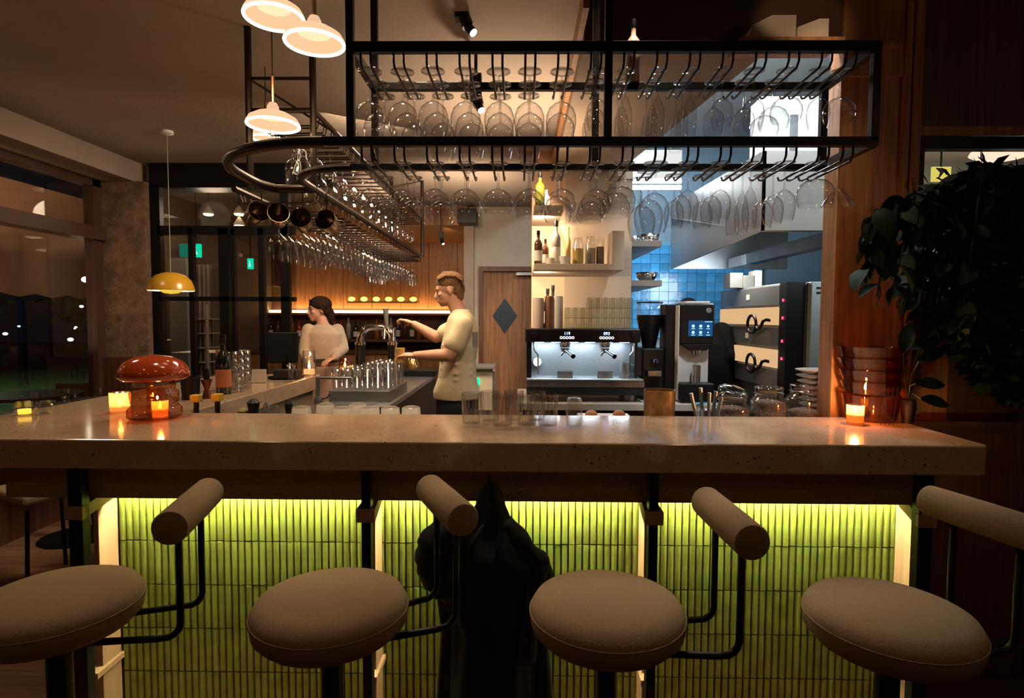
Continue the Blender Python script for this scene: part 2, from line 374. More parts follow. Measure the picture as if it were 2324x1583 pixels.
# windows of the left wall
WX = -3.75
wl = struct(MB().box(WX - .2, WX, -2.4, 5.5, 0, .75), 'wall_left', M['woodd'])
fr = MB()
for y in (-.6, .9, 2.35, 3.75, 5.2): fr.box(WX - .09, WX, y - .05, y + .05, .75, 2.72)
fr.box(WX - .12, WX + .04, -2.4, 5.3, 2.19, 2.3).box(WX - .1, WX, -2.4, 5.3, 2.66, 2.75).box(WX - .12, WX + .06, -2.4, 5.3, .74, .8)
w1 = struct(fr, 'window_1', pbr('window_frame_wood', (.085, .04, .03), .45, var=.2, scale=5))
MB().box(WX - .05, WX - .045, -2.4, 5.2, .8, 2.66).build('pane', M['pane'], w1)
# stone pillar between window and partition
struct(MB().box(-3.78, -3.36, 5.25, 5.5, 0, 2.72), 'wall_left_1', pbr('rough_stone', (.19, .12, .075), .9, var=.4, scale=14, bump=.8, bscale=40))
struct(MB().box(-3.78, -3.35, 5.2, 5.25, 0, 1.15), 'trim_12', M['woodd'])
# glazed steel partition
PY = 5.32
pt = MB()
pt.box(-3.36, -1.55, PY, PY + .22, 2.68, 2.9)
pt.box(-3.36, -3.27, PY, PY + .06, 0, 2.7)
for px_, wd in ((433, .045), (507, .09), (528, .03), (592, .05), (646, .08)):
    x = at(px_, 600, PY).x; pt.box(x - wd / 2, x + wd / 2, PY, PY + .05, 0, 2.32 if px_ != 646 else 2.68)
pt.box(-3.3, -2.05, PY, PY + .06, 2.26, 2.34).box(-3.3, -2.05, PY, PY + .05, 1.66, 1.70).box(-3.3, -2.05, PY, PY + .05, 0, .25)
p1 = struct(pt, 'window_2', M['metal'], label='black steel frame of the glazed partition')
MB().box(-3.3, -2.05, PY + .03, PY + .036, .25, 2.68).build('pane', M['pane'], p1)
# hall behind the partition
struct(MB().box(-3.97, -3.45, 5.5, 9.2, CEIL, CEIL + .1), 'ceiling_hall', M['ceil'])
struct(MB().box(-3.97, -3.87, 5.5, 9.1, 0, CEIL), 'wall_hall_1', pbr('hall_wall2', (.2, .15, .11), .8))
hd = struct(MB().box(at(385, 700, 6.0).x, at(424, 700, 6.0).x, 6.0, 6.06, .1, at(400, 585, 6.0).z), 'door_2', pbr('pale_door', (.42, .43, .38), .6))
# outside
struct(MB().box(-40, -3.98, -12, 40, -.35, -.3), 'ground', pbr('lawn', (.05, .09, .03), .9, var=.4, scale=3))
struct(MB().box(-5.2, 4.6, -2.5, -2.4, 0, 3.3), 'wall_front', pbr('rear_wall', (.12, .08, .055), .8))
struct(MB().box(4.5, 4.6, -2.4, 6.5, 0, 3.3), 'wall_right_4', M['woodd'])

# ================================================================== the bar
CT, CB = 1.08, .973                    # counter top and underside
bar = thing('bar_counter', 'long speckled stone bar counter with green tiled front and lit underside', 'bar counter', (0, 2.3, 0))
poly = [(-2.3, 2.12), (-2.27, 2.075), (-2.2, 2.05), (1.63, 2.05), (1.65, 2.07), (1.65, 2.64), (-1.53, 2.64), (-1.53, 4.45), (-2.27, 4.45)]
MB().prism(poly, CB, CT, 'XY').build('countertop', M['top'], bar, bevel=.006)
MB().box(-1.98, 1.5, 2.2, 2.27, .82, CB).build('fascia', M['stone'], bar, bevel=.003)
MB().box(-1.80, 1.56, 2.43, 2.62, 0, CB).build('body', M['grout'], bar)
MB().box(-1.78, -1.57, 2.66, 4.4, 0, CB).build('side_body', pbr('white_speckled_stone', (.5, .47, .4), .6, var=.25, scale=45), bar)
# finger tiles, the upper rows one by one, the dim bottom rows joined
tb = bpy.data.objects.new('tile_field', None); COL.objects.link(tb); tb.parent = bar; tb.location = (0, .13, 0)
TW, TH = .0298, .190
def tile_mesh(sd):
    rnd = random.Random(sd); b = MB(); hw, hh = TW / 2 - .0016, TH / 2 - .0022
    sec = [(-hw, .0), (-hw * .8, -.007), (0, -.0105), (hw * .8, -.007), (hw, 0)]
    j = [rnd.uniform(-.001, .001) for _ in range(4)]
    b.rings([[(x, y, -hh + j[0]) for x, y in sec], [(x, y + j[2] * .5, hh + j[1]) for x, y in sec]], True)
    return b.mesh('tile', M['tile'], smooth=True)
tmz = [tile_mesh(i) for i in range(5)]
x0 = -1.70; ztop = .82 - .0; cnt = 0; rest = MB()
zj = at(1100, 1233, 2.42).z                       # first horizontal joint
order = [(i, j) for j in range(5) for i in range(110)]
for i, j in order:
    c = Vector((x0 + (i + .5) * TW, 2.428, zj + TH / 2 - j * TH))
    if cnt < 298:
        o = bpy.data.objects.new('tile', random.choice(tmz)); COL.objects.link(o); o.parent = tb
        o.location = c - root_loc(tb); o.rotation_euler = (random.uniform(-.012, .012), 0, random.uniform(-.01, .01)); cnt += 1
    else:
        hw, hh = TW / 2 - .0016, TH / 2 - .0022; t = random.uniform(-.0015, .0015)
        sec = [(-hw, .0), (-hw * .8, -.007 + t), (0, -.0105), (hw * .8, -.007 - t), (hw, 0)]
        rest.rings([[(c.x + x, c.y + y, c.z - hh) for x, y in sec], [(c.x + x, c.y + y, c.z + hh) for x, y in sec]])
rest.build('lower_tiles', M['tile'], tb, kind='stuff', smooth=True)
# light strip hidden behind the fascia
MB().box(-1.72, 1.57, 2.365, 2.372, .797, .84).build('added_strip_baffle', M['metal'], bar)  # added unseen baffle, keeps the strip's light from spilling forward
MB().box(-1.70, 1.55, 2.386, 2.397, .828, .834).build('light_strip', emit('led_warm', (1, .9, .5), 500), bar)
# steel posts, pale wood fins and cross blocks
for px_, side, ww in ((181, 1, .052), (834, 1, .034), (1480, -1, .034), (2092, -1, .052)):
    x = at(px_, 1200, 2.13).x
    MB().box(x - ww / 2 - .0, x + ww / 2, 2.11, 2.15, 0, CB).build('post', M['metal'], bar, bevel=.002)
    xf = {181: -1.715, 834: -.590, 1480: .512, 2092: 1.578}[px_]; ln, rt = min(x, xf), max(x, xf)
    MB().box(xf - .011, xf + .011, 2.31, 2.425, .02, .77).build('fin', M['woodp'], bar, bevel=.002)
    MB().prism([(x - .035, 2.10), (x + .035, 2.10), (xf + .02, 2.425), (xf - .02, 2.425)], .768, .817, 'XY').build('cross_block', M['woodp'], bar, bevel=.002)
    MB().box(xf - .025, xf + .025, 2.26, 2.43, .06, .085).build('shelf_block', M['woodp'], bar, bevel=.002)
    if px_ in (181, 2092):
        MB().box(x + side * .06 - .01 - side * .12, x + side * .06 + .01 - side * .12, 2.2, 2.215, 0, .76).build('fin', M['woodp'], bar)
MB().tube([at(1110, 1080, 2.15), at(1110, 1092, 2.12), at(1110, 1100, 2.10), at(1110, 1094, 2.085)], .006).build('coat_hook', M['metal'], bar)

# inner work counters
wk = thing('work_counter', 'low steel work counter beside the left leg of the bar', 'counter', (-1.2, 4.5, 0))
MB().box(-1.38, -.89, 3.9, 6.5, .88, .92).build('worktop', M['steel'], wk, bevel=.004)
MB().box(-1.36, -.93, 3.95, 6.45, 0, .88).build('cabinet', M['black'], wk)
MB().box(-1.33, -1.0, 3.94, 4.5, .921, .924).build('sink_rim', M['steeld'], wk)
il = thing('inner_shelf', 'low inner shelf behind the front of the bar', 'shelf', (0, 2.9, 0))
MB().box(-1.5, 1.42, 2.66, 3.1, .84, .88).build('board', M['steeld'], il)
MB().box(-1.45, 1.4, 2.7, 3.05, 0, .84).build('cabinet', M['blackm'], il)
bc = thing('back_counter', 'back counter with pale stone top under the coffee machine', 'counter', (.7, 4.5, 0))
MB().box(-.02, 1.2, 4.1, 4.94, .87, .92).box(1.2, 1.42, 4.1, 4.49, .87, .92).build('worktop', M['marble'], bc, bevel=.004)
MB().box(0, 1.18, 4.14, 4.94, 0, .87).box(1.18, 1.40, 4.14, 4.47, 0, .87).build('cabinet', M['black'], bc)
# shelves on the plaster wall
s1 = thing('wall_shelf', 'long plaster coloured shelf above the coffee machine with an upright end', 'shelf', (.5, 4.6, 1.85))
a = at(1212, 612, 4.25); b_ = at(1416, 612, 4.25)
MB().box(a.x, b_.x, 4.25, PYW, a.z, a.z + .045).build('board', M['cream'], s1, bevel=.002)
MB().box(at(1389, 560, 4.25).x, b_.x, 4.25, PYW, a.z + .045, at(1389, 523, 4.25).z).build('end_block', M['cream'], s1, bevel=.002)
SZ = a.z + .045
a = at(1212, 478, 4.25); c_ = at(1279, 478, 4.25)
s2 = MB().box(a.x, c_.x, 4.25, PYW, a.z - .0, a.z + .04).build('upper_wall_shelf', M['cream']); tag(s2, 'short upper shelf above the bottles on the peach column', 'shelf')
UZ = a.z + .04
# kitchen shelves with bowls
ks = []
for y_, lab in ((562, 'upper dark kitchen shelf behind the plaster wall end'), (650, 'lower dark kitchen shelf in front of the blue tiles')):
    a = at(1416, y_, 5.1); b_ = at(1496, y_, 5.1)
    o = MB().prism([(a.x - .15, 5.0), (b_.x, 5.0), (b_.x - .02, 6.38), (a.x - .15, 6.38)], a.z, a.z + .05, 'XY').build('kitchen_shelf', pbr('grey_shelf', (.22, .2, .18), .5), bevel=.002)
    tag(o, lab, 'shelf'); ks.append(a.z + .05)
# ================================================================== hanging glass rack
rk = thing('glass_rack', 'black steel glass rack hanging over the bar in two tiers', 'rack', (.3, 2.3, 2.1))
X0, XR = at(797, 320, 2.1).x, at(1981, 330, 2.1).x
ZL, ZU = at(1180, 322, 2.1).z, at(1180, 108, 2.1).z
FY, BY = 2.1, 2.45; hw = .0135
def bar_(a, b, name='rail', r=hw, par=None, mat=None):
    return MB().tube([a, b], r * 1.414, 4).build(name, mat or M['metal'], par or rk, bevel=.001)
for z in (ZL, ZU):
    if z == ZU:
        MB().box(X0 - hw, XR + hw, FY - hw, FY + hw, z - .018, z + .018).build('rail', M['metal'], rk, bevel=.002)
        MB().box(X0 - hw, XR + hw, BY - hw, BY + hw, z - .015, z + .015).build('rail', M['metal'], rk, bevel=.002)
    MB().box(XR - hw, XR + hw, FY, BY, z - .018, z + .018).build('rail', M['metal'], rk)
MB().box(X0 - .1, XR + hw, FY - hw, FY + hw, ZL - .016, ZL + .016).build('rail', M['metal'], rk, bevel=.002)
MB().box(X0 - .1, XR + hw, BY - hw, BY + hw, ZL - .013, ZL + .013).build('rail', M['metal'], rk, bevel=.002)
MB().box(X0 - hw, X0 + hw, FY, BY, ZU - .018, ZU + .018).build('rail', M['metal'], rk)
XM = at(1380, 200, 2.1).x
for x, top in ((X0, 3.34), (XM, 3.34), (XR, ZU)):
    for y in (FY, BY):
        t = top if top < 3 or (y == FY and x > .28) else (2.9 if y == BY else 2.9)
        MB().box(x - hw, x + hw, y - hw, y + hw, ZL, t).build('post', M['metal'], rk, bevel=.002)
# rounded left end and the leg that runs back beside the bar
LX, LXo, LY0, LY1 = -1.0, -1.31, 2.86, 6.0
o_pts = [(X0 - .1, FY, ZL)]
for t in range(1, 13):
    a = math.pi / 2 * t / 12; o_pts.append((X0 - .1 - .52 * math.sin(a), FY + .45 * (1 - math.cos(a)), ZL))
o_pts += [(X0 - .625, 2.66, ZL), (X0 - .62, 2.76, ZL), (X0 - .58, LY0, ZL), (LX, LY0, ZL)]
MB().tube(o_pts, .021, 10).build('end_bow', M['metal2'], rk, smooth=True)
i_pts = [(X0 - .1, BY, ZL)]
for t in range(1, 9):
    a = math.pi / 2 * t / 8; i_pts.append((X0 - .1 - (.0 - LX + X0 - .1) * math.sin(a), BY + .28 * (1 - math.cos(a)), ZL))
i_pts += [(LX, LY0, ZL), (LX, 4.2, ZL), (LX, LY1, ZL)]
MB().tube(i_pts, .017, 8).build('inner_rail', M['metal2'], rk, smooth=True)
MB().tube([(LXo - .08, LY0, ZL), (LXo - .08, LY1, ZL), (LX, LY1, ZL)], .015, 6).build('outer_rail', M['metal2'], rk)
ZU2 = 2.51
MB().tube([(LX, LY0, ZU2), (LX, LY1, ZU2), (LXo, LY1, ZU2), (LXo, LY0, ZU2), (LX, LY0, ZU2)], .013, 6).build('upper_frame', M['metal2'], rk)
for x in (LX, LXo):
    for y in (LY0, LY1):
        MB().tube([(x, y, ZL), (x, y, 2.9)], .017, 8).build('post', M['metal2'], rk, smooth=True)
MB().tube([(LXo, LY0, 2.66), (LX, LY0, 2.66)], .008, 6).build('cross_bar', M['metal2'], rk)
MB().tube([(LXo, LY0, 2.66), (LX, LY0 + .35, ZU2)], .006, 6).build('cross_bar', M['metal2'], rk)

# hanger wires
def wire(x, z, y0=FY, y1=BY - .02):
    pts = [(x, y0, z - .012), (x, y0 + .002, z - .045), (x, y0 + .018, z - .062), (x, y1 - .03, z - .064), (x, y1 - .008, z - .058), (x, y1, z - .045)]
    return MB().tube(pts, .0042, 6)
SL = [at(835 + 73.6 * k, 200, 2.13).x for k in range(16)]
for z in (ZL, ZU):
    for x in SL[:15]:
        for d in (-.0175, .0175):
            if abs(x + d - XM) > .02: wire(x + d, z).build('hanger_wire', M['metal'], rk, smooth=True)
for z, n in ((ZL, 27), (ZU2, 27)):
    wb = MB()
    for k in range(n):
        y = LY0 + .07 + k * .115
        for d in (-.018, .018):
            x1 = LXo - (.08 if z == ZL else 0)
            MB().tube([(LX, y + d, z - .01), (LX - .01, y + d, z - .055), (x1 + .02, y + d, z - .058), (x1, y + d, z - .01)], .004, 5).build('hanger_wire', M['metal2'], rk)

# ---- stemware, hanging upside down; origin on the foot
def stemware(kind, seg=20):
    if kind == 'burgundy':
        foot = [(.001, .0015), (.043, .0008), (.0435, -.0015), (.02, -.004), (.006, -.011)]
        stem = [(.006, -.011), (.0042, -.03), (.0036, -.07), (.005, -.098), (.009, -.106)]
        bowl = [(.009, -.106), (.028, -.116), (.045, -.132), (.0535, -.155), (.055, -.178), (.051, -.205), (.044, -.232), (.0405, -.248)]
    elif kind == 'coupe':
        foot = [(.001, .0015), (.034, .0008), (.0345, -.0015), (.015, -.004), (.0055, -.011)]
        stem = [(.0055, -.011), (.0045, -.03), (.006, -.042), (.0045, -.058), (.005, -.082), (.008, -.092)]
        bowl = [(.008, -.092), (.026, -.099), (.043, -.112), (.0525, -.13), (.055, -.148), (.052, -.165), (.047, -.178)]
    elif kind == 'wine':
        foot = [(.001, .0015), (.036, .0008), (.0365, -.0015), (.015, -.004), (.005, -.011)]
        stem = [(.005, -.011), (.0036, -.03), (.0034, -.07), (.0045, -.09), (.006, -.096)]
        bowl = [(.006, -.096), (.022, -.106), (.034, -.122), (.039, -.143), (.039, -.163), (.035, -.187), (.031, -.205)]
    elif kind == 'flute':
        foot = [(.001, .0015), (.032, .0008), (.0325, -.0015), (.012, -.004), (.005, -.012)]
        stem = [(.005, -.012), (.0034, -.03), (.0034, -.07), (.005, -.088)]
        bowl = [(.005, -.088), (.014, -.105), (.023, -.135), (.0265, -.17), (.026, -.2), (.022, -.232)]
    elif kind == 'martini':
        foot = [(.001, .0015), (.036, .0008), (.0365, -.0015), (.012, -.004), (.005, -.012)]
        stem = [(.005, -.012), (.0038, -.04), (.0042, -.085)]
        bowl = [(.0042, -.085), (.012, -.09), (.03, -.112), (.047, -.135), (.056, -.15)]
    else:  # grande: very wide, short-stemmed
        foot = [(.001, .0015), (.037, .0008), (.0375, -.0015), (.015, -.004), (.006, -.012)]
        stem = [(.006, -.012), (.0045, -.035), (.006, -.055), (.012, -.06)]
        bowl = [(.012, -.06), (.036, -.064), (.055, -.08), (.064, -.105), (.062, -.13), (.055, -.155)]
    return foot, stem, bowl
def glass_thing(kind, seg=20, parts=True):
    foot, stem, bowl = stemware(kind)
    nm = {'burgundy': 'wine_glass', 'coupe': 'stem_glass', 'wine': 'wine_glass', 'flute': 'champagne_flute', 'martini': 'martini_glass', 'grande': 'gin_glass'}[kind]
    if not parts:
        o = MB().lathe(foot + stem[1:] + bowl[1:], 12, cap=False).build(nm, M['glass'], smooth='full'); return o
    t = thing(nm, 'x', 'glass')
    MB().lathe(bowl, seg, cap=False).build('bowl', M['glass'], t, smooth='full')
    MB().lathe(stem, 10, cap=False).build('stem', M['glass'], t, smooth='full')
    MB().lathe(foot, seg, cap=False).build('foot', M['glass'], t, smooth='full')
    return t
PROTO = {}; USED = set()
def put_glass(kind, loc, label, group, parts=True, rz=0, tilt=0):
    key = (kind, parts)
    if key not in PROTO: PROTO[key] = glass_thing(kind, parts=parts); o = PROTO[key]
    else: o = copy_tree(PROTO[key])
    o.location = loc; o.rotation_euler = (tilt, 0, rz); o.scale = (1, 1, 1); tag(o, label, 'glass', group); return o
def nth(n): return (ORD + ['sixteenth', 'seventeenth', 'eighteenth', 'nineteenth', 'twentieth', 'twenty-first', 'twenty-second', 'twenty-third', 'twenty-fourth', 'twenty-fifth', 'twenty-sixth'])[n - 1]
ORD = ['first', 'second', 'third', 'fourth', 'fifth', 'sixth', 'seventh', 'eighth', 'ninth', 'tenth', 'eleventh', 'twelfth', 'thirteenth', 'fourteenth', 'fifteenth']
PL = {'burgundy': 'big-bowled wine glass', 'coupe': 'round-bowled stem glass', 'wine': 'slim wine glass', 'flute': 'tall champagne flute', 'martini': 'wide martini glass', 'grande': 'very wide gin glass'}
DEP = ['front', 'middle', 'rear']
upper = ['burgundy'] * 7 + ['wine'] + ['flute'] * 3 + ['wine'] * 2 + ['coupe', 'wine']
lower = ['coupe'] * 7 + ['coupe', 'grande', 'burgundy', 'wine', 'wine', 'flute', 'wine', 'grande']
skip = {('u', 14, 1), ('u', 14, 2), ('l', 14, 1), ('l', 14, 2), ('l', 3, 2), ('l', 4, 1), ('l', 4, 2), ('l', 5, 2), ('u', 6, 2), ('u', 11, 2), ('u', 12, 2)}
for tier, kinds, z in (('u', upper, ZU), ('l', lower, ZL)):
    for s_, kd in enumerate(kinds):
        small = kd in ('wine', 'flute', 'martini')
        for d in range(3):
            if (tier, s_, d) in skip: continue
            if small or kd == 'coupe' and tier == 'u': y = FY + .055 + d * .095
            else: y = FY + .06 + d * .112
            if not small and d == 2 and kd in ('burgundy', 'grande'): y = FY + .295
            if kd in ('burgundy', 'grande') and d == 1: y = FY + .175
            x = SL[s_] + (.012 if s_ == 7 else 0)
            lab = '%s in the %s slot from left, %s tier, %s position' % (PL[kd], ORD[s_], 'upper' if tier == 'u' else 'lower', DEP[d])
            put_glass(kd, (x + random.uniform(-.003, .003), y + random.uniform(-.005, .005), z - .0575), lab, 'glasses hanging in the %s tier over the bar' % ('upper' if tier == 'u' else 'lower'), rz=random.uniform(0, 6), tilt=random.uniform(-.02, .02))
put_glass('martini', (SL[15] - .03, FY + .06, ZL - .0575), 'wide martini glass hanging at the far right end of the lower tier', 'glasses hanging in the lower tier over the bar')
put_glass('coupe', (SL[15] - .035, FY + .06, ZU - .0575), 'round-bowled stem glass hanging at the far right end of the upper tier', 'glasses hanging in the upper tier over the bar')
for s_ in (15,):
    for z in (ZL, ZU):
        for d in (-.0475, -.0125): wire(SL[15] + d, z).build('hanger_wire', M['metal'], rk, smooth=True)
# glasses of the left leg
for k in range(27):
    y = LY0 + .07 + k * .115
    for c in range(3):
        if k < 3: continue
        kd = ['flute', 'burgundy', 'wine'][(k // 5 + c) % 3] if k > 4 else 'burgundy'
        put_glass(kd, (LXo - .03 + c * .125, y, ZL - .0545), 'small clear glass under the rack leg, %s row back, %s column' % (nth(k - 2), ['outer', 'middle', 'inner'][c]), 'wine glasses massed under the left leg of the rack', False, random.uniform(0, 6), random.uniform(-.03, .03))
for k in range(1, 14):
    y = LY0 + .07 + k * .23
    for c in range(2):
        put_glass('wine', (LXo + .09 + c * .13, y, ZU2 - .0545), 'small wine glass on the upper leg tier, %s row back, %s column' % (nth(k), ['outer', 'inner'][c]), 'wine glasses in the upper left leg of the rack', False)
# metal mugs hanging with their mouths to the camera
def mug(loc, yaw, pitch, label):
    t = thing('metal_mug', label, 'mug', (0, 0, 0), 'metal mugs hanging under the left end of the rack')
    prof = [(.001, .11), (.036, .11), (.04, .105), (.047, .04), (.05, 0), (.0525, 0), (.0525, .002), (.0485, .04), (.042, .108), (.037, .1135), (.001, .1135)]
    MB().lathe(prof, 24, cap=False).build('body', pbr('mug_metal', (.33, .25, .18), .22, 1), t, smooth=True)
    MB().tube([(.05, 0, .02), (.078, 0, .03), (.084, 0, .06), (.07, 0, .088), (.044, 0, .09)], .004, 6).build('handle', M['metal2'], t, smooth=True)
    t.location = loc; t.rotation_euler = (R(-90 + pitch), 0, yaw); return t
for i, (px_, py_, yw, l) in enumerate(((588, 478, .75, 'dull metal mug hanging leftmost of the four, mouth turned right'), (632, 482, .45, 'dull metal mug hanging second from the left of the four'), (682, 493, .12, 'dull metal mug hanging third from the left, mouth facing forward'), (737, 497, -.12, 'dull metal mug hanging rightmost of the four, mouth facing forward'))):
    p = at(px_, py_, 2.92); mug(p, yw, -14, l)
    MB().tube([(p.x, p.y + .03, ZL + (.0 if i < 9 else 0)), (p.x, p.y + .03, p.z + .045)], .003, 6).build('mug_hook', M['metal'], rk)
# carafes stacked upside down beside the end of the rack
for i, (px_, top, bot, wd, l) in enumerate(((683, 368, 428, 70, 'clear fluted carafe upside down at the left end of the rack, on top'), (700, 440, 500, 64, 'clear fluted carafe hanging below the left end of the rack'))):
    a = at(px_, top, 2.95); b_ = at(px_, bot, 2.95); r = wd / 2 / F_PX * 2.95; h = a.z - b_.z
    o = MB().lathe([(r * .34, h * 1.45), (r * .36, h * 1.15), (r * .5, h), (r * .85, h * .55), (r, h * .1), (r * .97, 0)], 24, (a.x, a.y, b_.z), False, ribs=1, rib=.03).build('carafe', M['glass2'], smooth='full'); tag(o, l, 'carafe')

# ================================================================== pendant lamps
def pendant(px_, py_, Y, dia, rod, label, e=1.0, tilt=0):
    p = at(px_, py_, Y); r = dia / 2
    t = thing('pendant_lamp', label, 'lamp', p, 'round glass pendant lamps over the left of the bar')
    sh = pbr('opal_glass', (.9, .72, .5), .3)
    dome = [(r, 0), (r * .99, .012), (r * .9, .03), (r * .62, .05), (r * .3, .062), (.028, .066)]
    inner = [(a * .97, b - .004) for a, b in dome]
    MB().lathe(dome + inner[::-1], 36, p, False).build('shade', emit('lit_opal', (1, .6, .33), 1.05), t, smooth='full')
    MB().lathe([(.001, .105), (.018, .1), (.026, .085), (.028, .066), (.02, .06), (.001, .055)], 16, p).build('cap', emit('lit_cap', (1, .6, .36), .9), t, smooth='full')
    ring = [(p.x + (r * .96) * math.cos(2 * math.pi * k / 40), p.y + (r * .96) * math.sin(2 * math.pi * k / 40), p.z) for k in range(40)]
    MB().tube(ring, .0065, 8, closed=True).build('light_ring', emit('ring_glow', (1, .78, .42), 9 * e), t, smooth='full')
    MB().lathe([(.001, .045), (r * .5, .04), (r * .55, .036), (.001, .034)], 24, p).build('diffuser', emit('lit_diffuser', (1, .68, .4), 1.3), t, smooth='full')
    MB().tube([(p.x, p.y, p.z + .1), (p.x, p.y, p.z + .1 + rod)], .009, 8).build('stem', pbr('copper', (.6, .35, .25), .3, .9), t)
    MB().tube([(p.x, p.y, p.z + .1 + rod), (p.x, p.y, 2.9)], .0025, 5).build('cord', M['metal2'], t)
    l = light('pendant_bulb', 'POINT', (p.x, p.y, p.z), 2.4 * e, (1, .68, .38), .03); l.parent = t; l.location = (0, 0, .012)
    return t
pendant(622, 40, 2.32, .228, .1, 'glowing glass pendant lamp cut by the top edge, leftmost')
pendant(714, 98, 2.32, .23, .12, 'glowing glass pendant lamp just left of the rack post')
pendant(620, 284, 2.75, .238, .12, 'glowing glass pendant lamp hanging lowest, above the rack bow')
pendant(604, 314, 3.3, .16, .1, 'small glass pendant lamp half hidden behind the lowest one', .5)

# ceiling spots
def spotlamp(px0, py0, px1, py1, Y, label, s=1.0):
    a = at(px0, py0, Y); t = thing('ceiling_spotlight', label, 'spotlight', a)
    MB().box(a.x - .03 * s, a.x + .03 * s, a.y - .03 * s, a.y + .03 * s, a.z + .0, a.z + .13 * s).build('mount', M['black'], t, bevel=.003)
    b = at(px1, py1, Y - .02)
    MB().tube([a + Vector((0, 0, .04)), a + (b - a) * .55], .028 * s, 14).build('barrel', M['black'], t, smooth=True)
    MB().tube([a + (b - a) * .55, b], .021 * s, 14).build('nozzle', M['black'], t, smooth=True)
    MB().tube([b, b + (b - a).normalized() * .004], .018 * s, 14).build('lens', emit('spot_lens', (1, .8, .6), 14), t)
    MB().box(a.x - .008, a.x + .008, a.y - .008, a.y + .008, a.z + .12 * s, 2.9).build('stem', M['black'], t)
    return t
spotlamp(1048, 45, 1074, 74, 2.75, 'black ceiling spotlight aimed right above the rack')
MB  # second spot further back
spotlamp(1080, 228, 1092, 250, 3.1, 'second black ceiling spotlight seen between the upper glasses')
spotlamp(1001, 545, 1006, 553, 7.0, 'small black spotlight below the far wooden bulkhead', .8)
o = MB().box(at(1040, 0, 7.2).x, at(1084, 0, 7.2).x, 7.1, 7.3, at(1060, 509, 7.2).z, at(1060, 476, 7.2).z).build('loudspeaker', M['black'], bevel=.006); tag(o, 'black box loudspeaker on the edge of the far bulkhead', 'loudspeaker')
# yellow dome pendant
t = thing('dome_lamp', 'mustard yellow dome pendant lamp in front of the glazed partition', 'lamp', at(388, 645, 4.42))
p = t.location.copy(); r = 49 / F_PX * 4.42; y_ = pbr('mustard_enamel', (.55, .3, .02), .25, spec=.6)
pr = [(r, -.045), (r * .97, -.02), (r * .86, .03), (r * .62, .068), (r * .3, .088), (.01, .094)]
MB().lathe(pr + [(a * .97, b - .004) for a, b in pr][::-1], 32, p, False).build('shade', y_, t, smooth='full')
MB().lathe([(.001, -.072), (r * .3, -.066), (r * .52, -.045), (r * .3, -.03), (.001, -.03)], 24, p).build('reflector', emit('yellow_glow', (1, .62, .05), .9), t, smooth='full')
MB().tube([(p.x + r * .93 * math.cos(a / 32 * 6.283), p.y + r * .93 * math.sin(a / 32 * 6.283), p.z - .044) for a in range(32)], .006, 6, closed=True).build('light_ring', emit('dome_ring', (1, .85, .5), 4), t)
MB().tube([(p.x, p.y, p.z + .09), (p.x, p.y, 2.9)], .0025, 5).build('cord', pbr('cord', (.4, .36, .3), .6), t)
MB().lathe([(.045, 0), (.045, -.018), (.02, -.03), (.001, -.03)], 20, (p.x, p.y, 2.9)).build('ceiling_rose', M['white'], t, smooth=True)
# ================================================================== stools
def make_stool():
    t = thing('bar_stool', 'x', 'stool')
    rs = .206
    prof = [(.001, .68), (.15, .678), (.18, .682), (rs - .005, .704), (rs, .735), (rs - .004, .752), (.192, .768), (.16, .781), (.09, .787), (.001, .789)]
    MB().lathe(prof, 48, (0, 0, 0)).build('seat', M['boucle'], t, smooth='full')
    seam = [(rs * math.cos(k / 48 * 6.2832) * .996, rs * math.sin(k / 48 * 6.2832) * .996, .742) for k in range(48)]
    MB().tube(seam, .0018, 6, closed=True).build('piping', M['boucle'], t, smooth='full')
    MB().lathe([(.03, .03), (.03, .66), (.09, .665), (.09, .69)], 20).build('column', M['metal'], t, smooth=True)
    MB().lathe([(.001, 0), (.2, 0), (.205, .008), (.2, .016), (.04, .026), (.001, .026)], 32).build('base', M['metal'], t, smooth=True)
    MB().tube([(.13 * math.cos(a / 24 * 6.2832), .13 * math.sin(a / 24 * 6.2832), .26) for a in range(24)], .01, 8, closed=True).build('foot_ring', M['chrome'], t, smooth='full')
    for yy in (-.07, .11):
        pts = [(.02, yy * .7, .655), (.27, yy, .655)]
        pts += [(.29 + .04 * math.sin(a), yy, .695 - .04 * math.cos(a)) for a in (.3, .7, 1.1, 1.5)] + [(.33, yy, .95)]
        MB().tube(pts, .0095, 8).build('back_tube', M['metal'], t, smooth='full')
    br = .0455; pr = []
    for z, r in ((-.165, .001), (-.165, br - .008), (-.162, br - .002), (-.156, br), (0, br + .001), (.156, br), (.162, br - .002), (.165, br - .008), (.165, .001)): pr.append((r, z))
    b = MB(); b.T = Matrix.Translation((.33, .03, .975)) @ Matrix.Rotation(R(90), 4, 'X'); b.lathe(pr, 32)
    b.build('backrest', M['boucle'], t, smooth=True)
    return t
st0 = make_stool()
SP = [((-1.25, 1.53), 12, 'cream round stool at the far left, seat cut by the left edge of the picture'),
      ((-.505, 1.53), 25, 'cream round stool left of the hanging black coat'),
      ((.235, 1.53), 2, 'cream round stool right of the hanging black coat'),
      ((.965, 1.50), 14, 'cream round stool at the right end of the bar')]
for i, ((x, y), rz, lab) in enumerate(SP):
    o = st0 if i == 0 else copy_tree(st0)
    o.location = (x, y, 0); o.rotation_euler = (0, 0, R(rz)); tag(o, lab, 'stool', 'bar stools in front of the bar')
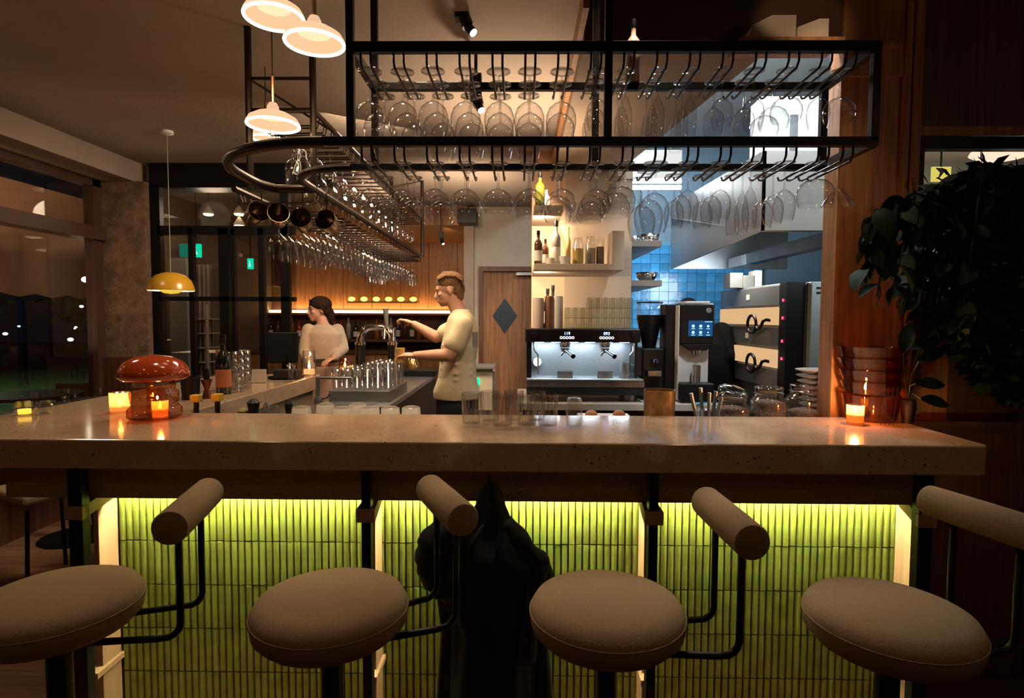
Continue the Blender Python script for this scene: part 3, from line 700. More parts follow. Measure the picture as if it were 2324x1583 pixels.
# ================================================================== coat hanging under the counter
def coat():
    t = thing('coat', 'black jacket hanging from a hook under the counter between two stools', 'coat', (-.1, 2.05, 1.0))
    m = pbr('black_cloth', (.006, .0068, .0065), .8, var=.3, scale=12, bump=1, bscale=9)
    rows = [(1096, 1104, 1122, .02), (1118, 1088, 1136, .05), (1150, 1078, 1145, .07), (1185, 1052, 1160, .10), (1215, 1012, 1182, .12), (1245, 984, 1208, .14),
            (1266, 974, 1240, .15), (1295, 976, 1252, .15), (1335, 996, 1246, .15), (1400, 1006, 1238, .14), (1480, 1000, 1248, .15), (1560, 996, 1255, .16), (1640, 998, 1262, .16)]
    rings = []; rnd = random.Random(3); ph = [rnd.uniform(0, 6) for _ in range(6)]
    for i in range(len(rows) * 4 - 3):
        a, f = divmod(i, 4); f /= 4; q = rows[a]; q2 = rows[min(a + 1, len(rows) - 1)]
        yy, xl, xr, dp = [q[k] * (1 - f) + q2[k] * f for k in range(4)]
        L_ = at(xl, yy, 2.07); R_ = at(xr, yy, 2.07); c = (L_ + R_) / 2; wx = (R_.x - L_.x) / 2; ring = []
        s = i / (len(rows) * 4)
        for k in range(72):
            an = 2 * math.pi * k / 72
            fold = 1 + (.17 * math.sin(7 * an + ph[0] + s * 3) + .06 * math.sin(12 * an + ph[1] - s * 5) + .035 * math.sin(19 * an + ph[2] + s * 4)) * min(1, .3 + s * 2)
            ring.append((c.x + wx * math.cos(an) * (1 + (fold - 1) * .35), 2.075 + dp * .5 * math.sin(an) * fold * 1.15 + .02 * math.sin(s * 11), c.z + .004 * math.sin(5 * an + s * 20)))
        rings.append(ring)
    MB().rings(rings).build('body', m, t, smooth='full')
    # sleeve bunched on the left
    pts = [at(1060, 1180, 2.0), at(1020, 1200, 1.98), at(985, 1222, 1.97), at(975, 1265, 1.96), at(982, 1310, 1.97), at(1002, 1340, 1.98), at(1020, 1346, 1.99)]
    sp = []
    for i in range(len(pts) - 1):
        for f in range(4): sp.append(pts[i].lerp(pts[i + 1], f / 4))
    sp.append(pts[-1])
    rad = [.03 + .022 * math.sin(math.pi * min(1, i / 20)) + .004 * math.sin(i * 2.3) for i in range(len(sp))]
    MB().tube(sp, rad, 18).build('sleeve', m, t, smooth='full')
    pts = [at(1150, 1180, 2.0), at(1190, 1235, 1.98), at(1222, 1262, 1.97), at(1232, 1290, 1.98), at(1215, 1330, 2.0), at(1200, 1420, 2.0), at(1195, 1520, 2.01)]
    sp = []
    for i in range(len(pts) - 1):
        for f in range(4): sp.append(pts[i].lerp(pts[i + 1], f / 4))
    MB().tube(sp, [.02 + .014 * math.sin(i * .5) ** 2 for i in range(len(sp))], 18).build('sleeve', m, t, smooth='full')
    b = MB()
    pts = [at(1098, 1190, 1.99), at(1060, 1250, 1.985), at(1036, 1320, 1.98), at(1050, 1420, 1.98)]
    b.tube(pts, [.006, .012, .016, .012], 8); b.build('lapel', m, t, smooth='full')
    return t
coat()

# ================================================================== things on the bar top
def tumbler(r, h, mat, name='tumbler', ribs=True, seg=40, base=.012):
    pr = [(r * .86, 0), (r * .88, .003), (r, h * .9), (r, h), (r * .95, h), (r * .93, h * .85), (r * .82, base), (.001, base)]
    return MB().lathe(pr, seg, cap=False, ribs=ribs, rib=.035).build(name, mat, smooth=None if ribs else 'full')
tg = None; TL = [(1070, 966, 'leftmost ribbed tumbler standing on the bar top'), (1112, 960, 'second ribbed tumbler from the left on the bar top'), (1140, 972, 'ribbed tumbler in front, third from the left on the bar top'), (1166, 958, 'fourth ribbed tumbler from the left, rear row on the bar top'), (1196, 970, 'ribbed tumbler in front of the pair at the right on the bar top'), (1216, 958, 'ribbed tumbler in the rear, near the right end of the row'), (1243, 972, 'rightmost ribbed tumbler on the bar top')]
for i, (px_, py_, lab) in enumerate(TL):
    if i == 0: tg = o = tumbler(.040, .135, M['glass2'])
    else: o = tg.copy(); COL.objects.link(o)
    o.location = atz(px_, py_, CT + .0015); tag(o, lab, 'glass', 'ribbed tumblers in a row on the bar top')
p = atz(1303, 968, CT + .001)
t = thing('glass_jar', 'small clear jar on the bar top right of the tumblers', 'jar', p)
MB().lathe([(.030, 0), (.033, .004), (.034, .07), (.028, .085), (.03, .088), (.03, .112), (.027, .112), (.026, .088), (.03, .07), (.029, .006), (.001, .006)], 24, p, False).build('body', M['glass2'], t, smooth='full')
MB().lathe([(.001, .118), (.026, .118), (.031, .112), (.031, .1), (.028, .1)], 24, p, False).build('lid', M['glass2'], t, smooth='full')
def candle(px_, py_, r, h, label, gmat, e=1.0, ribs=True, wax=.35):
    p = atz(px_, py_, CT + .001); t = thing('candle_glass', label, 'candle', p, 'candle glasses on the bar')
    MB().lathe([(r * .9, 0), (r * .95, .004), (r, h), (r * .96, h), (r * .92, .008), (.001, .008)], 32, p, False, ribs=ribs, rib=.018).build('holder', gmat, t, smooth=None if ribs else 'full')
    MB().lathe([(.001, .010), (r * .86, .010), (r * .88, h * wax), (r * .6, h * wax - .001), (.001, h * wax - .002)], 24, p).build('wax', emit('lit_wax', (1, .42, .14), 1.6), t, smooth=True)
    MB().lathe([(.001, h * wax), (.0045, h * wax + .004), (.0062, h * wax + .012), (.003, h * wax + .024), (.0003, h * wax + .034)], 10, p).build('flame', emit('flame', (1, .6, .2), 60 * e), t, smooth='full')
    l = light('candle_light', 'POINT', p, .9 * e, (1, .5, .2), .01); l.parent = t; l.location = (0, 0, h * wax + .046)
    return t
frost = frosted('frosted_amber', (1, .74, .5))
candle(273, 936, .042, .093, 'ribbed frosted candle glass, leftmost on the bar beside the mushroom lamp', frost, .9)
fam = frosted('frosted_orange', (1, .62, .32), .6)
candle(364, 950, .032, .08, 'small lit candle glass in front of the amber mushroom lamp', fam, 1.2, False, .55)
candle(1940, 962, .034, .082, 'lit amber candle glass at the right end of the bar by the stacked bowls', fam, 8, False, .55)
# far left clear candle
p = atz(40, 937, CT)
# amber mushroom lamp
p = atz(352, 948, CT + .001); t = thing('mushroom_lamp', 'amber glass mushroom table lamp on the left of the bar', 'lamp', p)
s = p.y / F_PX
am = glass('deep_amber_glass', (.9, .55, .33), .4, 1.0)
body = [(.001, .004), (52 * s, .004), (56 * s, .01), (56 * s, 22 * s), (46 * s, 34 * s), (49 * s, 40 * s), (51 * s, 60 * s), (42 * s, 68 * s), (44 * s, 76 * s), (47 * s, 96 * s)]
MB().lathe(body, 36, p, False).build('base', am, t, smooth='full')
sh = [(40 * s, 92 * s), (66 * s, 90 * s), (75 * s, 97 * s), (72 * s, 112 * s), (60 * s, 130 * s), (38 * s, 142 * s), (.001, 147 * s)]
MB().lathe(sh, 40, p, False).build('shade', pbr('amber_shade', (.42, .055, .012), .12, spec=.7, coat=.5), t, smooth='full')
MB().lathe([(.001, .006), (.03, .006), (.03, 80 * s), (.001, 80 * s)], 16, p, False).build('stem', M['amber'], t, smooth=True)
# brass tumbler, sticks, jars on the inner shelf
IZ = .881
def below(px_, ytop, Y, z0=IZ):
    a = at(px_, ytop, Y); return Vector((a.x, Y, z0)), a.z - z0
p, h = below(1497, 884, 2.78); o = MB().lathe([(.066, 0), (.068, .005), (.073, h), (.070, h), (.065, .01), (.001, .01)], 28, p, False, ribs=1, rib=.008).build('brass_cup', pbr('smoky_brass', (.5, .3, .13), .3, .75, var=.3, scale=20)); tag(o, 'tall brownish brass cup behind the front edge of the bar', 'cup')
p, h = below(1604, 925, 2.75); t = thing('straw_holder', 'small glass holding metal spoon handles behind the bar edge', 'holder', p)
MB().lathe([(.04, 0), (.045, h), (.042, h), (.036, .01), (.001, .01)], 20, p, False).build('cup', M['glass2'], t, smooth='full')
for dx, dy, tx, ty in ((-.02, 0, -.075, 892), (-.004, .01, -.028, 880), (.008, -.01, .008, 890), (.02, .01, .045, 888), (.024, -.01, .065, 900)):
    e = at(1604, ty, 2.75); MB().tube([p + Vector((dx * .6, dy, .02)), Vector((p.x + tx, p.y + dy, e.z))], [.005, .0095], 8).build('spoon_handle', M['steeld'], t, smooth=True)
def jar(px_, ytop, Y, r, label, fill, lid):
    p, h = below(px_, ytop, Y); t = thing('storage_jar', label, 'jar', p)
    MB().lathe([(r * .9, 0), (r, .01), (r, h - .075), (r * .93, h - .058), (r * .74, h - .045), (r * .74, h - .012), (r * .79, h - .006), (r * .74, h), (r * .7, h), (r * .69, h - .045), (r * .88, h - .06), (r * .95, h - .08), (r * .95, .012), (.001, .01)], 28, p, False).build('body', M['glass2'], t, smooth='full')
    MB().lathe([(.001, .012), (r * .9, .012), (r * .92, h - fill), (r * .5, h - fill + .012), (.001, h - fill + .006)], 20, p).build('contents', pbr('dried_fruit', (.13, .08, .05), .8, var=.5, scale=60, bump=1, bscale=70), t, smooth='full')
    if lid:
        q = p + Vector((0, 0, h)); b = MB(); b.T = Matrix.Translation(q) @ Matrix.Rotation(R(lid), 4, 'Y') @ Matrix.Rotation(R(18), 4, 'X')
        b.lathe([(r * .78, 0), (r * .82, .004), (r * .82, .014), (r * .7, .022), (r * .3, .028), (.001, .029)], 28, cap=False); b.build('lid', M['glass2'], t, smooth='full')
    MB().tube([(p.x + (r * .79) * math.cos(k / 24 * 6.283), p.y + (r * .79) * math.sin(k / 24 * 6.283), p.z + h - .03) for k in range(24)], .0018, 5, closed=True).build('clamp_wire', M['chrome'], t)
    return t
jar(1662, 892, 2.8, .085, 'clear clip jar with a tilted glass lid, leftmost of three jars', .075, 10)
jar(1745, 878, 2.8, .085, 'open clear jar half full of dark contents, middle of three jars', .075, 0)
jar(1826, 872, 2.85, .085, 'clear jar right of the others in front of the stacked plates', .13, 0)
# stacked plates
for k in range(9):
    p, h = below(1866, 838 + k * 13, 2.93); r = .122 - .004 * k if k < 3 else .105
    o = MB().lathe([(.001, 0), (r * .55, 0), (r * .62, .004), (r, .02), (r, .024), (r * .6, .009), (.001, .007)], 32, (p.x, p.y, p.z + h - .024)).build('plate', pbr('plate_glaze', (.42, .34, .3), .35), smooth=True)
    tag(o, ['top plate of the stack at the right end of the bar, wide grey ceramic', 'second plate from the top of the stack by the jars', 'third plate from the top of the stack by the jars'][k] if k < 3 else 'grey ceramic plate, %s from the top of the stack by the jars' % nth(k + 1), 'plate', 'stacked plates' if k < 3 else 'lower plates in the stack')
p, h = below(1866, 838 + 9 * 13, 2.93); o = MB().lathe([(.001, 0), (.11, 0), (.11, max(.02, h - .026)), (.001, max(.02, h - .026))], 24, p).build('plate_riser', M['steeld']); tag(o, 'steel riser under the stacked plates', 'riser')
# amber bowls stacked
NB = 5
for k in range(NB):
    yt = 790 + k * 26; a = atz(1990, 950, CT + .002); X = a.x; Y = 2.58; z = at(1990, yt + 26, Y).z; r = .138 - .006 * k; hh = .052
    if k == NB - 1: z = CT + .002
    hh = .058 if k < NB - 1 else at(1990, 790 + k * 26, Y).z - z
    X = at(1978, 860, Y).x
    o = MB().lathe([(.001, .004), (r * .8, 0), (r * .86, .004), (r * .97, hh * .8), (r, hh), (r * .96, hh), (r * .9, hh * .6), (r * .8, .008), (.001, .008)], 48, (X, Y, z), False, ribs=1, rib=.012).build('amber_bowl', glass('brown_glass', (.92, .68, .5), .4, 1.2), smooth=True)
    tag(o, '%s of the stacked ribbed amber bowls at the right end' % ['topmost', 'second from the top', 'third from the top', 'fourth from the top', 'bottom one'][k], 'bowl', 'stacked amber bowls')
for k in range(4):
    a = at(2000 + k * 9, 945, 2.42); b_ = at(2008 + k * 9 + k, 880, 2.47)
    o = MB().tube([Vector((a.x, 2.42, CT + .003)), b_], .0016, 5).build('glass_straw', M['chrome']); tag(o, '%s thin metal straw from the left, leaning by the amber bowls' % nth(k + 1), 'straw', 'straws beside the amber bowls')
# eggs / bread rolls on a tray below
p, h = below(1370, 936, 2.72); t = thing('tray', 'small white tray just below the bar edge', 'tray', (p.x, p.y, IZ))
MB().box(p.x - .12, p.x + .12, p.y - .05, p.y + .05, IZ, IZ + h - .01).build('block', M['white'], t, bevel=.003)
for px_, yt in ((1342, 930), (1405, 930)):
    q = at(px_, yt, 2.72); o = MB().ball((q.x, 2.72, q.z - .022), (.03, .03, .022), 16, 10).build('bread_roll', pbr('crust', (.42, .2, .11), .7, var=.2), smooth='full'); tag(o, 'round brown roll, %s of the two behind the bar edge' % ('left' if px_ < 1370 else 'right'), 'roll')
# upside-down bowls drying on the inner shelf
for k, (px_, yt) in enumerate(((684, 921), (738, 914), (777, 922), (812, 914), (840, 922), (886, 922), (933, 921))):
    p, h = below(px_, yt, 2.78 if k not in (1, 3) else 2.92); r = .052
    o = MB().lathe([(r * .9, 0), (r, .005), (r * .97, h * .55), (r * .8, h - .006), (r * .5, h), (.001, h)], 24, p, False, ribs=1, rib=.02).build('upturned_glass', frosted('milky_glass', (.95, .92, .86), .25), smooth=True)
    tag(o, '%s of the upturned glasses drying behind the bar edge' % (ORD[k] + ' from the left'), 'glass', 'upturned glasses behind the bar')
# bottles with yellow tops
for k, (px_, yt) in enumerate(((445, 895), (493, 893))):
    p, h = below(px_, yt, 2.72); t = thing('syrup_bottle', 'black bottle with a square yellow stopper, %s of two behind the bar' % ('left' if k == 0 else 'right'), 'bottle', p)
    MB().lathe([(.03, 0), (.03, h - .16), (.012, h - .12), (.012, h - .03), (.001, h - .03)], 16, p).build('body', M['black'], t, smooth=True)
    MB().box(p.x - .021, p.x + .021, p.y - .021, p.y + .021, p.z + h - .034, p.z + h).build('stopper', pbr('yellow_plastic', (.62, .42, .04), .5), t, bevel=.004)
# small things on the inner shelf
for px_, yt, r, m_, nm, lab, cat in ((575, 905, .04, M['black'], 'pepper_mill', 'small dark pepper mill behind the bar edge', 'mill'), (605, 912, .018, M['steeld'], 'garnish_jar', 'small garnish jar behind the bar edge, beside the pepper mill', 'jar'), (622, 918, .03, M['glass2'], 'garnish_glass', 'short clear glass behind the bar edge', 'glass'), (655, 908, .026, M['black'], 'black_cap_bottle', 'black capped bottle behind the bar edge left of the upturned glasses', 'bottle'), (552, 925, .035, pbr('olive_tub', (.3, .26, .1), .5), 'olive_tub', 'pale yellow tub behind the bar edge', 'tub')):
    p, h = below(px_, yt, 2.8); o = MB().lathe([(r, 0), (r, h * .55), (r * .55, h * .75), (r * .75, h * .93), (r * .3, h), (.001, h)], 16, p).build(nm, m_, smooth=True); tag(o, lab, cat)
# ---- left leg of the bar
def onbar(px_, py_): return atz(px_, py_, CT + .001)
p = onbar(433, 905); o = MB().lathe([(.001, 0), (.042, 0), (.048, .115), (.048, .12), (.043, .12), (.04, .02), (.001, .02)], 24, p).build('black_cup', M['black'], smooth=True); tag(o, 'black cup on the bar right of the mushroom lamp', 'cup')
MB
p = onbar(470, 903); t = thing('hourglass_jigger', 'dark hourglass-shaped jigger on the bar left of the wine bottle', 'jigger', p)
MB().lathe([(.001, 0), (.026, 0), (.012, .045), (.012, .05), (.03, .1), (.026, .1), (.001, .06)], 20, p).build('body', pbr('dark_copper', (.2, .06, .03), .3, .8), t, smooth=True)
MB().lathe([(.014, .1), (.018, .13), (.01, .16), (.001, .16)], 16, p).build('stopper', M['black'], t, smooth=True)
def bottle(p, r, h, gm, label, lab_mat=None, cap=None, name='bottle', group=None, neck=.33):
    t = thing(name, label, 'bottle', p, group)
    MB().lathe([(.001, 0), (r, 0), (r, h * (.95 - neck) ), (r * .85, h * (1.0 - neck)), (r * .36, h * (1.08 - neck)), (r * .33, h * .94), (r * .4, h * .945), (r * .4, h * .97), (.001, h * .97)], 20, p).build('body', gm, t, smooth='full')
    if lab_mat: MB().lathe([(r * 1.015, h * .12), (r * 1.015, h * .42)], 20, p, False).build('paper_label', lab_mat, t, smooth='full')
    if cap: MB().lathe([(.001, h * 1.0), (r * .42, h * 1.0), (r * .42, h * .88), (r * .36, h * .86)], 14, p, False).build('cap', cap, t, smooth=True)
    return t
dkg = pbr('dark_bottle_glass', (.01, .015, .01), .12, spec=.8); olab = pbr('orange_label', (.6, .2, .09), .6); wlab = pbr('white_label', (.7, .65, .58), .6)
bottle(onbar(508, 893), .041, .335, dkg, 'dark wine bottle with an orange label on the left bar', olab, M['black'], 'wine_bottle')
p = onbar(487, 888); o = MB().cbox((p.x, p.y + .06, p.z + .12), (.03, .02, .24)).build('menu_block', pbr('orange_card', (.6, .22, .1), .6)); tag(o, 'narrow orange card standing behind the wine bottle', 'card')
for k, (px_, py_) in enumerate(((532, 884), (547, 888), (560, 880))):
    p = onbar(px_, py_); t = thing('stacked_glasses', 'tall leaning column of stacked clear glasses, %s of three right of the wine bottle' % ['left', 'middle', 'right'][k], 'glass', p, 'columns of stacked glasses')
    for j in range(4):
        q = p + Vector((0, 0, .0 + j * .043)); b = MB(); b.T = Matrix.Translation(q) @ Matrix.Rotation(R(-4), 4, 'Y')
        b.lathe([(.022, 0), (.034, .1), (.032, .1), (.021, .004), (.001, .004)], 18, cap=False); b.build('glass', M['glass2'], t, smooth='full')
# POS terminal / black speaker box
a = onbar(650, 858); t = thing('till_terminal', 'black till terminal on the left bar, in front of the woman', 'till', a)
MB().cbox((a.x, a.y, CT + .012), (.2, .16, .022)).build('base', M['black'], t, bevel=.005)
MB().cbox((a.x - .0, a.y, CT + .09), (.05, .03, .16)).build('neck', M['black'], t)
MB().cbox((a.x - .02, a.y, CT + .22), (.21, .035, .22), R(20), R(-6)).build('screen_back', M['black'], t, bevel=.008)
MB().cbox((a.x + .03, a.y - .05, CT + .04), (.16, .12, .06)).build('printer', M['blackm'], t, bevel=.006)
p = onbar(588, 868); o = MB().cbox((p.x, p.y, CT + .045), (.09, .02, .09), R(15), R(-10)).build('card_holder', M['cream'], bevel=.002); tag(o, 'pale menu card holder on the left bar', 'card')
# candle jars in the middle of the left leg
def gcandle(px_, py_, r, h, label, e, mat=None):
    p = onbar(px_, py_); t = thing('candle_glass', label, 'candle', p, 'candle glasses on the bar')
    MB().lathe([(r * .8, 0), (r, .01), (r * .9, h), (r * .87, h), (r * .95, .014), (.001, .012)], 24, p, False).build('holder', mat or M['glass2'], t, smooth='full')
    MB().lathe([(.001, .014), (r * .8, .014), (r * .8, .05), (.001, .048)], 20, p).build('wax', emit('lit_wax', (1, .42, .14), 1.6), t, smooth=True)
    MB().lathe([(.001, .05), (.007, .06), (.009, .07), (.003, .09), (.0005, .098)], 10, p).build('flame', emit('flame', (1, .6, .2), 60), t, smooth='full')
    l = light('candle_light', 'POINT', p, .5 * e, (1, .5, .2), .012); l.parent = t; l.location = (0, 0, .112)
gcandle(702, 852, .05, .19, 'tall clear hurricane candle glass before the woman, left one', 1)
gcandle(783, 848, .05, .13, 'amber candle glass before the woman, right one', 1.6, M['amber'])
p = onbar(660, 866); o = MB().lathe([(.026, 0), (.014, .05), (.03, .12), (.028, .12), (.012, .05), (.001, .02)], 20, p, False).build('shot_glass', M['glass2'], smooth='full'); tag(o, 'small flared shot glass on the left bar by the till', 'glass')
# faucet at the sink
a = at(722, 905, 3.75); t = thing('faucet', 'dark steel faucet with a square spout over the sink', 'faucet', (a.x, 3.75, .92))
q = at(722, 855, 3.75)
MB().tube([(a.x, 3.75, .90), (a.x, 3.75, q.z)], .014, 12).build('column', M['steeld'], t, smooth=True)
e = at(797, 858, 3.75); MB().tube([(a.x - .004, 3.75, q.z - .006), (e.x, 3.75, q.z - .006), (e.x + .006, 3.75, q.z - .05)], .0085, 10).build('spout', M['steeld'], t, smooth=True)
MB().lathe([(.001, .955), (.026, .955), (.028, .985), (.02, 1.01), (.001, 1.01)], 16, (a.x, 3.75, 0)).build('valve', M['steeld'], t, smooth=True)
MB().tube([(a.x, 3.75, .985), (a.x + .06, 3.74, 1.0), (a.x + .085, 3.74, 1.03)], .006, 8).build('lever', M['steeld'], t, smooth=True)
# drip tray with tumblers, beer tap tower
p0 = at(860, 880, 4.3)
dt = MB().box(-1.35, -.92, 4.1, 4.75, .92, 1.0).build('glass_washer_shelf', M['steeld'], bevel=.004); tag(dt, 'low steel shelf holding the rows of tumblers by the taps', 'shelf')
k = 0
tp = MB().lathe([(.03, 0), (.037, .15), (.035, .15), (.027, .012), (.001, .012)], 20, cap=False).build('tumbler', M['glass2'], smooth='full')
for i in range(6):
    for j in range(4):
        for lv in range(2 if i > 2 else 1):
            o = tp if k == 0 else tp.copy()
            if k: COL.objects.link(o)
            o.location = (-1.31 + i * .074, 4.16 + j * .13, 1.0 + lv * .045); k += 1
            tag(o, 'clear tumbler by the taps, %s column from left, %s row%s' % (nth(i + 1), nth(j + 1), [', lower', ', upper'][lv] if i > 2 else ''), 'glass', 'tumblers in front of the beer taps')
t = thing('beer_tap', 'chrome arched beer tap tower with two dark columns', 'beer tap', (-1.15, 4.85, .92))
a1 = at(818, 800, 4.85); a2 = at(891, 800, 4.85); zt = at(850, 742, 4.85).z; zb = at(818, 782, 4.85).z
for a in (a1, a2):
    MB().lathe([(.04, .92), (.04, zb)], 20, (a.x, 4.85, 0)).build('column', M['black'], t, smooth=True)
    MB().lathe([(.043, zb), (.043, zb + .02)], 20, (a.x, 4.85, 0)).build('collar', M['chrome'], t, smooth=True)
ar = [(a1.x, 4.85, zb)] + [(a1.x + .09 - .09 * math.cos(R(k)), 4.85, zb + .03 + (zt - zb - .03) * math.sin(R(k))) for k in (10, 30, 50, 70, 90)] + [(a2.x - .09 + .09 * math.cos(R(k)), 4.85, zb + .03 + (zt - zb - .03) * math.sin(R(k))) for k in (90, 60, 30, 10)] + [(a2.x, 4.85, zb)]
MB().tube(ar, .03, 14).build('arch', M['chrome'], t, smooth=True)
h0 = at(878, 740, 4.78); h1 = at(875, 700, 4.78)
MB().tube([h0, h0.lerp(h1, .5), h1], [.012, .019, .024], 12).build('tap_handle', pbr('grey_handle', (.2, .2, .19), .4), t, smooth=True)
MB().tube([h0, h0 + Vector((0, -.08, -.02)), h0 + Vector((0, -.1, -.1))], .01, 10).build('spout', M['chrome'], t, smooth=True)
h0 = at(896, 745, 4.78)
MB().tube([h0, h0 + Vector((0, -.06, -.01)), h0 + Vector((0, -.08, -.1))], .01, 10).build('spout', M['chrome'], t, smooth=True)
MB().tube([(at(898, 780, 4.2).x, 4.2, 1.0), (at(898, 780, 4.2).x, 4.2, at(898, 775, 4.2).z)], .008, 10).build('rinser_pipe', M['chrome'], t, smooth=True)
o = MB().lathe([(.001, 0), (.03, 0), (.034, .1), (.001, .1)], 20, at(908, 822, 4.05)).build('beer', pbr('beer', (.7, .42, .12), .3), smooth=True); tag(o, 'glass of pale beer held by the barman', 'drink')
# ================================================================== espresso machine
a = at(1186, 800, 4.2); b_ = at(1452, 800, 4.2); X0m, X1m = a.x + .03, b_.x - .01
zt = at(1300, 746, 4.2).z; zm = at(1300, 776, 4.2).z; zl = at(1300, 858, 4.2).z; YF = 4.2
em = thing('espresso_machine', 'two-group espresso machine with white lit steel front on the back counter', 'coffee machine', ((X0m + X1m) / 2, 4.5, .92))
MB().box(X0m - .01, X1m + .01, YF - .02, YF + .5, zm, zt).build('top_housing', M['black'], em, bevel=.008)
MB().box(X0m, X0m + .035, YF + .03, YF + .5, zl, zm).build('side_panel', M['black'], em)
MB().box(X1m - .02, X1m, YF + .03, YF + .5, zl, zm).build('side_panel', M['black'], em)
MB().box(X0m + .035, X1m - .02, YF + .2, YF + .5, zl, zm).build('backsplash', M['steel'], em)
MB().box(X0m - .0, X1m + .03, YF - .06, YF + .5, zl - .015, zl).build('drip_tray', M['steel'], em, bevel=.003)
MB().box(X0m - .0, X1m + .04, YF - .03, YF + .5, .97, zl - .015).build('lower_housing', M['blackm'], em, bevel=.006)
MB().box(X0m + .0, X1m + .04, YF - .034, YF - .03, zl - .06, zl - .02).build('trim_strip', M['steeld'], em)
for x in (X0m + .06, X1m - .04):
    for y in (YF + .03, YF + .42): MB().lathe([(.02, .92), (.02, .972)], 12, (x, y, 0)).build('foot', M['steeld'], em)
for gx in (1282, 1372):
    g = at(gx, 790, YF + .07)
    MB().lathe([(.001, 0), (.036, 0), (.04, .02), (.04, .05), (.001, .05)], 24, (g.x, YF + .07, zm - .04)).build('group_head', M['chrome'], em, smooth=True)
    MB().lathe([(.001, -.035), (.02, -.035), (.034, -.005), (.034, 0), (.001, 0)], 20, (g.x, YF + .06, zm - .045)).build('portafilter', M['chrome'], em, smooth=True)
    MB().tube([(g.x, YF + .03, zm - .06), (g.x + .035, YF - .07, zm - .085), (g.x + .045, YF - .11, zm - .095)], [.009, .014, .017], 12).build('portafilter_handle', M['black'], em, smooth=True)
    MB().tube([(g.x - .012, YF + .05, zm - .075), (g.x - .03, YF + .04, zm - .1)], .007, 8).build('spout', M['chrome'], em, smooth=True)
    bw_ = .055; MB().box(g.x - bw_, g.x + bw_, YF + .02, YF + .15, zl + .045, zl + .05).build('cup_grid', M['chrome'], em, bevel=.002)
    MB().box(g.x - bw_, g.x + bw_, YF + .02, YF + .03, zl, zl + .045).build('grid_stand', M['steel'], em)
    bx = at(gx + 5, 766, YF - .022)
    for k in range(5):
        MB().tube([(bx.x - .042 + k * .021 + .008 * math.cos(a_ / 14 * 6.283), YF - .022, zt - .062 + .008 * math.sin(a_ / 14 * 6.283)) for a_ in range(14)], .0019, 5, closed=True).build('button_ring', emit('button_white', (.8, .85, 1), 3.5), em)
    text('display_digits', '119' if gx == 1282 else '093', emit('digit_blue', (.25, .35, 1), 7), em, (bx.x, YF - .0222, zt - .033), .03)
for x in (X0m + .05, X1m - .035):
    c = Vector((x, YF - .02, (zt + zm) / 2)); b = MB(); b.T = Matrix.Translation(c) @ Matrix.Rotation(R(90), 4, 'X'); b.lathe([(.001, .03), (.022, .03), (.026, .0), (.001, 0)], 20); b.build('steam_knob', M['black'], em, smooth=True)
    s_ = 1 if x < .3 else -1
    MB().tube([(x, YF - .0, zm), (x + .004 * s_, YF - .02, zm - .06), (x + .03 * s_, YF - .03, zm - .09), (x + .032 * s_, YF - .03, zl + .03)], .0055, 8).build('steam_wand', M['chrome'], em, smooth=True)
gz = at(1219, 822, YF + .15); b = MB(); b.T = Matrix.Translation((gz.x, YF + .19, gz.z)) @ Matrix.Rotation(R(90), 4, 'X'); b.lathe([(.001, .02), (.03, .02), (.034, .012), (.034, 0)], 24); b.build('pressure_gauge', M['white'], em, smooth=True)
for x in [X0m + .09 + i * (X1m - X0m - .18) / 5 for i in range(6)]:
    MB().box(x - .035, x + .035, YF + .06, YF + .08, zm - .004, zm - .0005).build('work_light', emit('machine_led', (.7, .88, 1), 26), em)
light('machine_led_light', 'AREA', ((X0m + X1m) / 2, YF + .07, zm - .012), 6.5, (.68, .86, 1), .7, ((X0m + X1m) / 2, YF + .1, 0), size_y=.05)
jg = at(1418, 855, YF + .06); t = thing('milk_jug', 'steel milk jug on the right of the espresso machine tray', 'jug', (jg.x, YF + .06, zl))
MB().lathe([(.001, 0), (.042, 0), (.045, .01), (.04, .08), (.036, .11), (.034, .11), (.036, .08), (.001, .01)], 24, (jg.x, YF + .06, zl), False).build('body', M['steel'], t, smooth=True)
MB().tube([(jg.x + .036, YF + .06, zl + .1), (jg.x + .065, YF + .06, zl + .09), (jg.x + .062, YF + .06, zl + .03), (jg.x + .042, YF + .06, zl + .02)], .004, 6).build('handle', M['steel'], t)
# cups and glasses stacked on the machine
k = 0; gp = None
for lv in range(3):
    for i in range(9):
        for j in range(2):
            if lv == 2 and i < 3: continue
            x = at(1290 + i * 17.5, 700, 4.3).x; r = .026
            if gp is None: gp = o = MB().lathe([(r, 0), (r * 1.02, .004), (r * .84, .078), (r * .5, .08), (.001, .08)], 14, cap=False).build('upturned_tumbler', glass('greenish_glass', (.97, .98, .93), .75, 1.6, .04), smooth=True)
            else: o = gp.copy(); COL.objects.link(o)
            o.location = (x, 4.32 + j * .11, zt + .001 + lv * .074 ); o.rotation_euler = (0, 0, random.random()); k += 1
            tag(o, 'small upturned glass on the machine, %s column, %s tier, %s row' % (nth(i + 1), ['bottom', 'middle', 'top'][lv], ['front', 'rear'][j]), 'glass', 'glasses stacked on the espresso machine')
